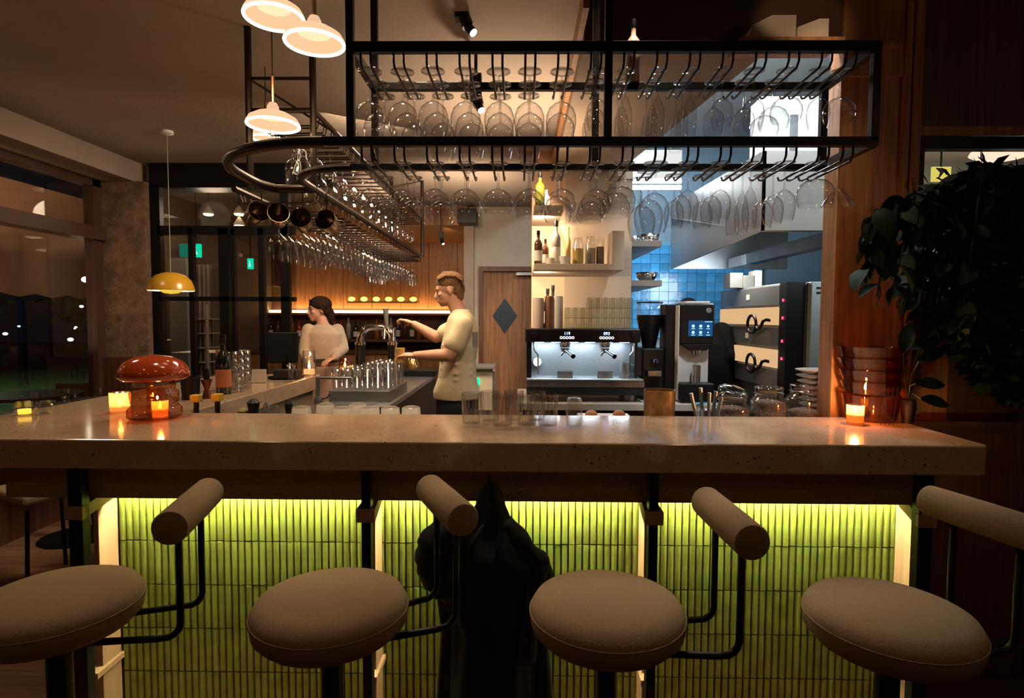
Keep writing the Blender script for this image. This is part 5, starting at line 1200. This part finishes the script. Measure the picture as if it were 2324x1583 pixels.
b = MB(); torso(b, [(pw(735, 822).x, Yw, pw(0, 822).z, .15, .125), (pw(735, 808).x, Yw, pw(0, 808).z, .152, .125), (pw(733, 780).x, Yw, pw(0, 780).z, .165, .135), (pw(733, 752).x, Yw, pw(0, 752).z, .165, .125), (pw(733, 740).x, Yw, pw(0, 740).z, .11, .09), (pw(733, 732).x, Yw, pw(0, 732).z, .06, .058)], 26)
for a_, e_, w_ in zip(sh, el, wr_): limb(b, [a_, a_.lerp(e_, .6), e_, e_.lerp(w_, .9)], [.056, .055, .05, .034])
b.build('knit_top', pbr('cream_knit', (.56, .42, .30), .9, var=.08, scale=30), wn); remesh(wn.children[-1], .01, 4)
b = MB(); torso(b, [(pw(735, 818).x, Yw, pw(0, 824).z, .142, .12), (pw(735, 860).x, Yw, pw(0, 860).z, .19, .145), (pw(735, 900).x, Yw, pw(0, 900).z, .2, .15), (pw(735, 900).x, Yw, .5, .24, .18)]); b.build('skirt', pbr('rose_cloth', (.42, .27, .2), .85), wn); remesh(wn.children[-1], .014, 2)
b = MB(); b.rings([[(pw(735, 815).x + .153 * math.cos(k / 24 * 6.283), Yw + .13 * math.sin(k / 24 * 6.283), pw(0, y_).z) for k in range(24)] for y_ in (817, 808)]); b.build('belt', pbr('brown_belt', (.05, .03, .025), .6), wn, smooth=True)
hb = MB(); hb.ball(P(0, -.025, .045), (.08, .098, .076), 18, 12, hm); hb.ball(P(0, -.075, -.01), (.062, .05, .07), 16, 10, hm); hb.ball(P(-.0, -.10, -.06), (.05, .05, .075), 12, 8, hm)
for sx in (-1, 1): hb.tube([P(sx * .02, .066, .09), P(sx * .064, .026, .055), P(sx * .078, -.02, .0), P(sx * .06, -.06, -.04)], [.008, .014, .014, .012], 8)
hb.build('hair', pbr('dark_brown_hair', (.03, .013, .008), .85, spec=.15), wn); remesh(wn.children[-1], .006, 2)
face_bits(P, hm, .93, wn, pbr('dark_brow', (.05, .03, .02), .7))

# ---- the cook bending over behind the grinder, seen from the back
Yk = 4.72
def pk_(px_, py_, dy=0): return at(px_, py_, Yk + dy)
ck = thing('person', 'cook dressed all in black bending forward behind the touch screen grinder', 'person', (pk_(1640, 800).x, Yk, 0))
b = MB(); bl = pbr('black_cotton', (.005, .005, .006), .9, spec=.1)
hx_ = pk_(1630, 830).x - .055
torso(b, [(hx_, Yk + .05, 1.0, .17, .14), (hx_ - .02, Yk + .05, 1.15, .16, .13), (hx_ - .04, Yk + .1, 1.32, .17, .14), (hx_ - .06, Yk + .18, 1.45, .15, .13), (hx_ - .08, Yk + .25, 1.52, .08, .09)])
b.ball((hx_ - .10, Yk + .33, 1.56), (.08, .1, .11), 16, 12)
limb(b, [(hx_ + .09, Yk + .1, 1.40), (hx_ + .11, Yk + .02, 1.23), (hx_ + .04, Yk + .22, 1.08)], [.065, .05, .035])
hand(b, (hx_ + .0, Yk + .27, 1.07), (-.5, .8, 0), (0, 0, 1), 1, .8)
for sx in (-.09, .09): limb(b, [(hx_ + sx, Yk + .05, 1.0), (hx_ + sx, Yk, .5), (hx_ + sx, Yk + .05, .09)], [.1, .065, .045]); limb(b, [(hx_ + sx, Yk + .05, .04), (hx_ + sx, Yk - .1, .03)], [.04, .03])
b.build('body', skin, ck); remesh(ck.children[-1], .009, 2)
b = MB()
torso(b, [(hx_, Yk + .05, .86, .2, .17), (hx_, Yk + .05, 1.0, .2, .17), (hx_ - .02, Yk + .05, 1.15, .19, .16), (hx_ - .04, Yk + .1, 1.32, .2, .165), (hx_ - .06, Yk + .18, 1.46, .17, .15), (hx_ - .08, Yk + .24, 1.52, .1, .11)])
limb(b, [(hx_ + .1, Yk + .08, 1.40), (hx_ + .13, Yk, 1.22), (hx_ + .06, Yk + .18, 1.1)], [.095, .085, .06])
b.build('jacket', bl, ck); remesh(ck.children[-1], .011, 4)
MB().ball((hx_ - .10, Yk + .33, 1.60), (.088, .105, .1), 16, 12).build('cap', bl, ck, smooth='full')

# ================================================================== back bar
t = thing('bar_light_strip', 'long glowing warm light strip along the back bar shelf', 'light', at(830, 705, 9.0))
a = at(612, 706, 9.0); b_ = at(1030, 706, 9.0)
MB().box(a.x, b_.x, 8.98, 9.03, a.z - .02, a.z + .02).build('strip', emit('strip_warm', (1, .62, .25), 9), t)
MB().box(a.x, b_.x, 8.8, 9.07, a.z - .05, a.z - .022).build('shelf', M['wood'], t)
light('strip_glow', 'AREA', ((a.x + b_.x) / 2, 8.96, a.z + .03), 8, (1, .58, .24), 3.2, ((a.x + b_.x) / 2, 9.6, a.z + .8), size_y=.05)
a = at(788, 684, 8.9); b_ = at(946, 684, 8.9)
t = thing('brass_lamp_bar', 'brass wall lamp bar with six glowing bulbs on the far wall', 'lamp', (a + b_) / 2)
MB().box(a.x, b_.x, 8.9, 9.07, a.z - .02, a.z + .0).build('bar', pbr('brass', (.5, .3, .12), .3, .9), t)
for k in range(6):
    x = a.x + .06 + k * (b_.x - a.x - .12) / 5; b = MB(); b.ball((x, 8.93, a.z + .04), (.055, .03, .035), 14, 8); b.build('bulb', emit('bulb_yellow', (1, .5, .06), 5.5), t, smooth='full')
# bottles on the back shelf below the strip and the lower bar
cols = [dkg, brg, pbr('green_bottle2', (.06, .10, .02), .12, spec=.7), pbr('amber_bottle', (.4, .14, .02), .12, spec=.7), pbr('red_bottle', (.35, .03, .02), .15), pbr('clear_bottle', (.4, .34, .28), .15)]
bz = at(800, 768, 8.8).z
o = MB().box(-3.85, -.9, 8.6, 9.06, bz - .04, bz).build('back_bar_shelf', M['woodd']); tag(o, 'dark wooden bottle shelf on the far wall below the light strip', 'shelf')
for k in range(26):
    px_ = 615 + k * 16; a = at(px_, 760, 8.75)
    if k % 9 == 5: continue
    bottle(Vector((a.x, 8.75, bz + .001)), .036, random.uniform(.26, .33), cols[(k * 7) % 6], '%s bottle, %s from the left on the far back bar shelf' % (['near-black', 'brown', 'green', 'amber', 'red', 'pale'][(k * 7) % 6], nth(k + 1)), None if k % 2 else wlab, None, 'bottle', 'bottles on the far back bar')
bb = thing('back_bar_cabinet', 'wooden back bar cabinet along the far wall', 'cabinet', (-2, 8.7, 0))
MB().box(-3.86, -.8, 8.3, 9.08, 0, 1.0).build('body', M['wood'], bb); MB().box(-3.86, -.78, 8.25, 9.08, 1.0, 1.04).build('worktop', M['woodd'], bb)
# glowing bottles and lamp behind the barman
p = at(935, 800, 6.2); o = MB().lathe([(.001, 0), (.06, 0), (.08, .08), (.05, .17), (.025, .2), (.001, .2)], 20, (p.x, 6.2, .921)).build('gold_shaker', pbr('gold', (.8, .5, .18), .2, .9), smooth=True); tag(o, 'gold cocktail shaker glinting behind the beer taps', 'shaker')
o = MB().box(at(915, 0, 6.0).x, at(990, 0, 6.0).x, 5.9, 6.3, .921, .99).build('bar_tray', M['black'], bevel=.01); tag(o, 'black bar tray on the work counter behind the taps', 'tray')

# ================================================================== hall, exit sign and its reflection, lights behind the partition
ex = emit('exit_green', (.0, .75, .42), 1.6)
for k, (px_, py_, w_, h_, Y, sd) in enumerate(((444, 568, 20, 30, 6.4, 1), (567, 598, 12, 24, 7.8, 1))):  # the second one stands in for a reflection of the sign
    a = at(px_, py_, Y); ww = w_ / F_PX * Y / 2; hh = h_ / F_PX * Y / 2
    t = thing('exit_sign_and_reflection', ['green lit exit sign hanging in the hall', 'green lit panel standing in for a reflection of the exit sign'][k], 'sign', a)
    MB().box(a.x - ww, a.x + ww, Y, Y + .04, a.z - hh, a.z + hh).build('panel', ex, t, bevel=.003)
    wm = emit('exit_white', (.7, 1, .9), 2.2)
    MB().ball((a.x, Y - .003, a.z + hh * .45), (ww * .2, .003, ww * .2), 10, 6).build('figure_head', wm, t)
    MB().tube([(a.x, Y - .003, a.z + hh * .3), (a.x, Y - .003, a.z - hh * .1), (a.x - ww * .35, Y - .003, a.z - hh * .6)], ww * .13, 6).build('figure_body', wm, t)
    MB().tube([(a.x, Y - .003, a.z - hh * .1), (a.x + ww * .35, Y - .003, a.z - hh * .55)], ww * .13, 6).build('figure_leg', wm, t)
    MB().tube([(a.x, Y + .02, a.z + hh), (a.x, Y + .02, CEIL)], .006, 6).build('rod', M['metal'], t)
    if k == 0: MB().box(a.x - ww - .13, a.x - ww - .02, Y + .0, Y + .03, a.z - hh, a.z + hh).build('side_panel', emit('exit_dim', (.0, .28, .17), .8), t)
for k, (px_, py_) in enumerate(((473, 486), (543, 486), (543, 512))):
    a = at(px_, py_, 6.5); t = thing('hall_lamp', ['small glowing ceiling lamp in the hall, left one', 'small glowing ceiling lamp in the hall, upper of the right pair', 'small glowing ceiling lamp in the hall, lower of the right pair'][k], 'lamp', a)
    MB().lathe([(.001, 0), (.05, 0), (.06, .015), (.04, .05), (.015, .09), (.001, .1)], 16, a).build('shade', M['cream'], t, smooth=True)
    MB().lathe([(.001, -.02), (.04, -.014), (.055, 0), (.001, 0)], 16, a).build('bulb', emit('hall_bulb', (1, .72, .4), 10), t)
    MB().tube([a + Vector((0, 0, .1)), (a.x, a.y, CEIL)], .004, 5).build('cord', M['metal'], t)
light('hall_fill', 'POINT', (-3.0, 5.75, 2.5), 9, WARM2, .15)
# white rack seen through the partition
t = thing('white_shelf_rack', 'pale shelf rack with curtains seen through the partition', 'rack', at(435, 890, 6.2))
a = at(400, 700, 6.2); b_ = at(468, 700, 6.2)
for k in range(5):
    z = at(430, 722 + k * 33, 6.2).z; MB().box(a.x, b_.x, 6.2, 6.5, z - .012, z).build('shelf', M['cream'], t)
for x in (a.x, (a.x + b_.x) / 2, b_.x): MB().box(x - .01, x + .01, 6.2, 6.22, 0, at(430, 690, 6.2).z).build('upright', M['cream'], t)
pts = []
for k in range(40): pts.append((a.x + (b_.x - a.x) * k / 39, 6.35 + .03 * math.sin(k * 1.1)))
MB().add([(x, y, .1) for x, y in pts] + [(x, y, at(430, 600, 6.35).z) for x, y in pts], [(k, k + 1, k + 41, k + 40) for k in range(39)]).build('curtain', pbr('curtain', (.42, .34, .27), .85), t, smooth='full')

# ================================================================== outside the windows
t = thing('awning', 'cream fabric awning outside the left windows', 'awning', (-5.0, 4, 2.2))
aw = MB(); n = 22
for k in range(n):
    y0_, y1_ = 1.5 + k * .42, 1.5 + (k + 1) * .42
    aw.add([(-4.05, y0_, 2.6), (-4.05, y1_, 2.6), (-5.1, y1_, 2.15), (-5.1, y0_, 2.15)], [(0, 1, 2, 3)])
    m_ = (y0_ + y1_) / 2; aw.add([(-5.1, y0_, 2.15), (-5.1, y1_, 2.15), (-5.1, y1_, 1.75), (-5.1, m_, 1.71), (-5.1, y0_, 1.75)], [(0, 1, 2, 3, 4)])
aw.build('canvas', pbr('awning_canvas', (.5, .3, .2), .9, var=.12, scale=3), t)
light('terrace_light', 'AREA', (-4.4, 4.3, 1.2), 14, WARM, .8, (-4.6, 4.5, 3))
light('terrace_light', 'AREA', (-4.6, 2.0, 1.0), 9, WARM, .8, (-4.6, 2, 3))
light('lawn_light', 'AREA', (-13, 12, 4), 160, (.75, 1, .6), 2, (-11, 13, -.3))
for k, (px_, py_, Y, r, c, e, lab) in enumerate(((196, 634, 6.2, .075, (1, .86, .6), 30, 'bright terrace lamp outside the window'), (160, 770, 16, .12, (1, .9, .7), 8, 'distant street lamp, upper of the cluster'), (172, 742, 16, .06, (1, .8, .5), 8, 'distant light above the lawn'), (170, 745, 16, .05, (1, .8, .5), 8, 'distant light by the trees'), (43, 740, 18, .07, (.4, .5, 1), 6, 'distant bluish light low over the lawn'), (12, 757, 18, .12, (.8, .85, 1), 3, 'distant pale car light'), (57, 664, 18, .05, (1, .7, .4), 8, 'distant warm light under the awning edge'), (185, 695, 16, .09, (1, .9, .7), 5, 'distant street light high above the lawn'))):
    a = at(px_, py_, Y); r *= .6; e *= .8; t = thing('outdoor_lamp', lab, 'lamp', a)
    MB().ball(a, (r, r, r * .7), 12, 8).build('bulb', emit('out_%d' % k, c, e), t, smooth='full'); MB().tube([(a.x, a.y, a.z), (a.x, a.y, -.25)], r * .2, 6).build('pole', M['metal'], t)
def blob(c, r, n, seed, sz, name, label, cat, mat):
    rnd = random.Random(seed); b = MB()
    for i in range(n):
        d = Vector((rnd.gauss(0, 1), rnd.gauss(0, 1), rnd.gauss(0, 1))).normalized() * (rnd.random() ** .4)
        p_ = Vector(c) + Vector((d.x * r[0], d.y * r[1], d.z * r[2])); u = Vector((rnd.gauss(0, 1), rnd.gauss(0, 1), rnd.gauss(0, 1))).normalized(); v = u.orthogonal().normalized()
        b.add([p_, p_ + u * sz * .5 + v * sz * .3, p_ + u * sz, p_ + u * sz * .5 - v * sz * .3], [(0, 1, 2, 3)])
    t = thing(name, label, cat, (c[0], c[1], -.25)); b.build('foliage', mat, t, kind='stuff')
    MB().tube([(c[0], c[1], -.25), (c[0], c[1], c[2])], .12, 8).build('trunk', M['woodd'], t); return t
for k, (x, y, z, rx) in enumerate(((-17, 16, 2.2, 2.2), (-13.5, 19.5, 2.4, 2.0), (-22, 13, 2, 2.5))):
    blob((x, y, z), (rx, rx, 1.8), 1500, 20 + k, .35, 'tree', ['dark tree beyond the lawn, seen mid window', 'dark tree beyond the lawn at the right edge of the window', 'dark tree beyond the lawn at the left of the window'][k], 'tree', pbr('tree_leaf', (.02, .045, .012), .7))
# terrace and dining tables on the left
def dtable(x, y, h, r, label, sq=False):
    t = thing('dining_table', label, 'table', (x, y, 0))
    if sq: MB().box(x - r, x + r, y - r, y + r, h - .03, h).build('tabletop', M['woodd'], t, bevel=.004)
    else: MB().lathe([(.001, h - .03), (r, h - .03), (r, h), (.001, h)], 36, (x, y, 0)).build('tabletop', M['woodd'], t, smooth=True)
    MB().lathe([(.03, .02), (.03, h - .03)], 14, (x, y, 0)).build('leg', M['metal'], t, smooth=True)
    MB().lathe([(.001, 0), (.24, 0), (.24, .012), (.03, .03), (.001, .03)], 28, (x, y, 0)).build('base', M['metal'], t, smooth=True); return t
dtable(-3.34, 4.3, .76, .34, 'dark round dining table inside by the window, beyond the bar', False)
dtable(-4.75, 5.6, .76, .42, 'dark round terrace table outside the left window', False)
def wineglass_up(p, label):
    o = copy_tree(PROTO[('wine', False)]); o.rotation_euler = (math.pi, 0, random.uniform(0, 6)); o.location = (p[0], p[1], p[2] + .0022); tag(o, label, 'glass', 'wine glasses on the dining tables')
for k, (x, y) in enumerate(((-3.5, 4.15), (-3.25, 4.45), (-3.22, 4.15), (-3.5, 4.45))): wineglass_up((x, y, .76), 'upright wine glass on the window table, %s' % ['near left', 'far right', 'near right', 'far left'][k])
for k, (x, y) in enumerate(((-4.65, 5.4), (-4.85, 5.7))): wineglass_up((x, y, .76), 'upright wine glass on the outside terrace table, %s' % ['nearer', 'farther'][k])
def chair(x, y, rz, label):
    t = thing('dining_chair', label, 'chair')
    MB().cbox((0, 0, .45), (.42, .42, .06)).build('seat', M['boucle'], t, bevel=.02)
    b = MB(); b.rings([[(.24 * math.cos(R(a_)) * s_, .24 * math.sin(R(a_)) * s_, z) for a_ in range(200, 341, 14)] for z in (.6, .82) for s_ in (1,)], False)
    pts_o = [(.235 * math.cos(R(a_)), .235 * math.sin(R(a_))) for a_ in range(195, 346, 10)]; pts_i = [(.205 * math.cos(R(a_)), .205 * math.sin(R(a_))) for a_ in range(345, 194, -10)]
    MB().prism(pts_o + pts_i, .55, .8, 'XY').build('backrest', M['boucle'], t, bevel=.008)
    for sx in (-1, 1):
        for sy in (-1, 1): MB().tube([(sx * .17, sy * .17, .43), (sx * .2, sy * .2, 0)], .012, 8).build('leg', M['metal'], t)
    t.location = (x, y, 0); t.rotation_euler = (0, 0, rz); tag(t, label, 'chair', 'dining chairs left of the bar'); return t
chair(-2.95, 3.55, 2.7, 'cream dining chair left of the bar end, at the window table')
chair(-4.85, 6.4, 0.2, 'cream dining chair beyond the terrace table outside')
# clear candle at the left edge
p = atz(56, 941, CT + .001)
t = thing('candle_glass', 'yellow lit tealight in faceted clear glass at the left end of the bar', 'candle', p)
MB().lathe([(.034, 0), (.042, .03), (.032, .06), (.03, .06), (.038, .03), (.03, .006), (.001, .006)], 8, p, False).build('holder', M['glass2'], t)
MB().lathe([(.001, .007), (.024, .007), (.024, .026), (.001, .026)], 16, p).build('wax', emit('yellow_wax', (1, .55, .05), 2.2), t)
p = p + Vector((.075, .02, 0))
t = thing('crystal_glass', 'small faceted clear glass right of the yellow tealight', 'glass', p)
MB().lathe([(.026, 0), (.034, .035), (.022, .062), (.02, .06), (.03, .034), (.022, .006), (.001, .006)], 7, p, False).build('body', M['glass2'], t)

# ================================================================== side room sign and lamp
a = at(2117, 378, 4.6); b_ = at(2158, 405, 4.6)
t = thing('yellow_sign', 'yellow lit sign with a black mark in the side room above the plant', 'sign', a)
MB().box(a.x, b_.x, 4.6, 4.62, b_.z - .02, a.z).build('board', emit('sign_yellow', (.9, .75, .15), .8), t)
cxx, cz = (a.x + b_.x) / 2, (a.z + b_.z) / 2
MB().prism([(cxx - .05, cz + .035), (cxx + .0, cz + .03), (cxx + .035, cz + .02), (cxx + .01, cz - .0), (cxx - .03, cz - .05), (cxx - .015, cz), (cxx - .03, cz + .015)], 4.59, 4.6).build('black_mark', M['black'], t)
MB().box(cxx - .006, cxx + .006, 4.61, 4.615, a.z, 2.9).build('rod', M['metal'], t)
a = at(2275, 346, 4.4); t = thing('side_room_lamp', 'round glowing ceiling lamp in the side room', 'lamp', a)
MB().lathe([(.001, -.05), (.14, -.04), (.2, 0), (.19, .02), (.001, .03)], 32, a).build('bowl', emit('side_lamp', (1, .75, .55), 1.1), t, smooth='full')
MB().tube([a, (a.x, a.y, 2.895)], .01, 6).build('rod', M['metal'], t)
struct(MB().prism([(1.87, 2.83), (4.6, 2.83), (4.6, 5.35), (3.42, 5.35)], 2.9, 3.0, 'XY'), 'ceiling_side_room', M['ceil'])

# ================================================================== plants
def leaf_mesh(w_, l_, droop):
    b = MB(); n = 5; mid = []; vs = []; fs = []
    for i in range(n + 1):
        t_ = i / n; x = l_ * t_; z = -droop * t_ * t_; hw_ = w_ * math.sin(math.pi * min(1, (t_ * .92 + .06))) ** .8
        if i == n: hw_ = .001
        vs += [(x, -hw_, z + .25 * hw_), (x, 0, z), (x, hw_, z + .25 * hw_)]
    for i in range(n):
        a_ = i * 3; fs += [(a_, a_ + 1, a_ + 4, a_ + 3), (a_ + 1, a_ + 2, a_ + 5, a_ + 4)]
    b.add(vs, fs); return b.mesh('leaf', M['leaf'], True)
lms = [leaf_mesh(.026, .085, .03), leaf_mesh(.032, .10, .05), leaf_mesh(.02, .07, .02)]
pl = thing('trailing_plant', 'large dark trailing plant hanging in front of the opening at the right', 'plant', (2.15, 2.5, 1.5))
rnd = random.Random(11)
pot = MB().lathe([(.001, 0), (.16, 0), (.2, .2), (.18, .2), (.001, .16)], 28, (2.35, 2.5, 1.45)); pot.build('pot', M['blackm'], pl, smooth=True)
MB().box(2.15, 2.9, 2.38, 2.72, 1.42, 1.45).build('shelf_bracket', M['metal'], pl)
heads = []
anchor = Vector((2.35, 2.5, 1.66))
def stem(pts, nl):
    pts = [Vector(p_) for p_ in pts]; sp = []
    for i in range(len(pts) - 1):
        for f in range(5): sp.append(pts[i].lerp(pts[i + 1], f / 5))
    MB().tube(sp, .0035, 5).build('stem', pbr('stem_green', (.05, .06, .02), .7), pl)
    for i in range(nl):
        q = sp[int((i + .5) / nl * (len(sp) - 1))]; o = bpy.data.objects.new('leaf', rnd.choice(lms)); COL.objects.link(o); o.parent = pl; o.location = q - pl.location
        o.rotation_euler = (rnd.uniform(-.8, .8), rnd.uniform(.2, 1.4), rnd.uniform(0, 6.28)); s_ = rnd.uniform(.8, 1.35); o.scale = (s_, s_, s_)
ends = [((1990, 480), (1975, 560), (1960, 640)), ((2030, 420), (1990, 520), (1985, 600)), ((2060, 430), (2010, 560), (1985, 700)), ((2080, 420), (2045, 580), (2020, 690)), ((2100, 400), (2070, 600), (2040, 720)),
        ((2130, 400), (2110, 580), (2080, 700)), ((2180, 390), (2150, 560), (2120, 720)), ((2230, 380), (2200, 600), (2170, 800)), ((2280, 380), (2260, 620), (2240, 860)), ((2310, 370), (2310, 640), (2300, 880)), ((2050, 400), (1995, 440), (1970, 520))]
for i, e_ in enumerate(ends):
    Y = 2.45 - .03 * (i % 4); e_ = tuple((x, max(y, 376 + max(0, 2230 - x) * .42)) for x, y in e_)
    stem([anchor + Vector((rnd.uniform(-.1, .1), 0, rnd.uniform(0, .05)))] + [at(x, y, Y) for x, y in e_], 23)
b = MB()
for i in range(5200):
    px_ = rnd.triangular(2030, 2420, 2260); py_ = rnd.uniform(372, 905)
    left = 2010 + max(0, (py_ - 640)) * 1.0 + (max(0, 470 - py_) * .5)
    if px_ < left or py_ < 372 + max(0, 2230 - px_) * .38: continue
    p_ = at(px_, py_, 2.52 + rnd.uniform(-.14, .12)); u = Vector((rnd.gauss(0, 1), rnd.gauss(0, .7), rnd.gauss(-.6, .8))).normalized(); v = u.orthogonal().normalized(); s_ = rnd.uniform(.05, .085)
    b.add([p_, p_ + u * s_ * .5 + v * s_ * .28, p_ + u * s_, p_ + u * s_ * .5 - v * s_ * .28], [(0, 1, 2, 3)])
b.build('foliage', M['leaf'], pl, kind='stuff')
# small plant in the vase behind the amber bowls
v = at(2072, 930, 2.5); t = thing('potted_plant', 'small dark leafy plant in a slim vase beside the amber bowls', 'plant', (v.x, 2.5, CT))
MB().lathe([(.001, 0), (.022, 0), (.03, .07), (.026, .1), (.001, .09)], 24, (v.x - .02, 2.5, CT + .001)).build('vase', pbr('dark_pot', (.03, .018, .02), .5), t, smooth=True)
bl_ = leaf_mesh(.03, .13, .01)
for ex_, ey_ in (((2070, 790), 20), ((2100, 785), 40), ((2095, 770), 60), ((2078, 870), 0), ((2090, 905), -10), ((2050, 800), 80), ((2085, 820), 30)):
    p_ = at(ex_[0], ex_[1], 2.46); s0 = Vector((v.x - .02, 2.5, CT + .09)); MB().tube([s0, s0.lerp(p_, .5) + Vector((-.01, 0, .03)), p_], .003, 5).build('stem', pbr('stem_green', (.05, .06, .02), .7), t)
    o = bpy.data.objects.new('leaf', bl_); COL.objects.link(o); o.parent = t; o.location = p_ - t.location; o.rotation_euler = (.9, -R(ey_), 0)

# remove the unused name clash of template objects
for o in list(bpy.data.objects):
    if o.type == 'EMPTY' and not o.children and 'label' not in o: bpy.data.objects.remove(o)
# the room's floor lies 10 cm lower: stretch whatever stands on it down to it
DROP = .15; seen = set()
bpy.context.view_layer.update()
for o in bpy.data.objects:
    if o.type != 'MESH' or o.data.name in seen or o.name.split('.')[0] in ('floor', 'plank', 'ground'): continue
    m = o.matrix_world; vs = o.data.vertices
    if not vs or abs(m.to_3x3()[2][2] - 1) > .01: continue
    zs = [(m @ v.co).z for v in vs]
    if min(zs) > .045 or min(zs) < -.05: continue
    seen.add(o.data.name)
    for v, z in zip(vs, zs):
        if z < .6: v.co.z -= DROP * min(1, (.6 - z) / .55)
for o in bpy.data.objects:
    if o.name == 'floor': o.location.z -= DROP
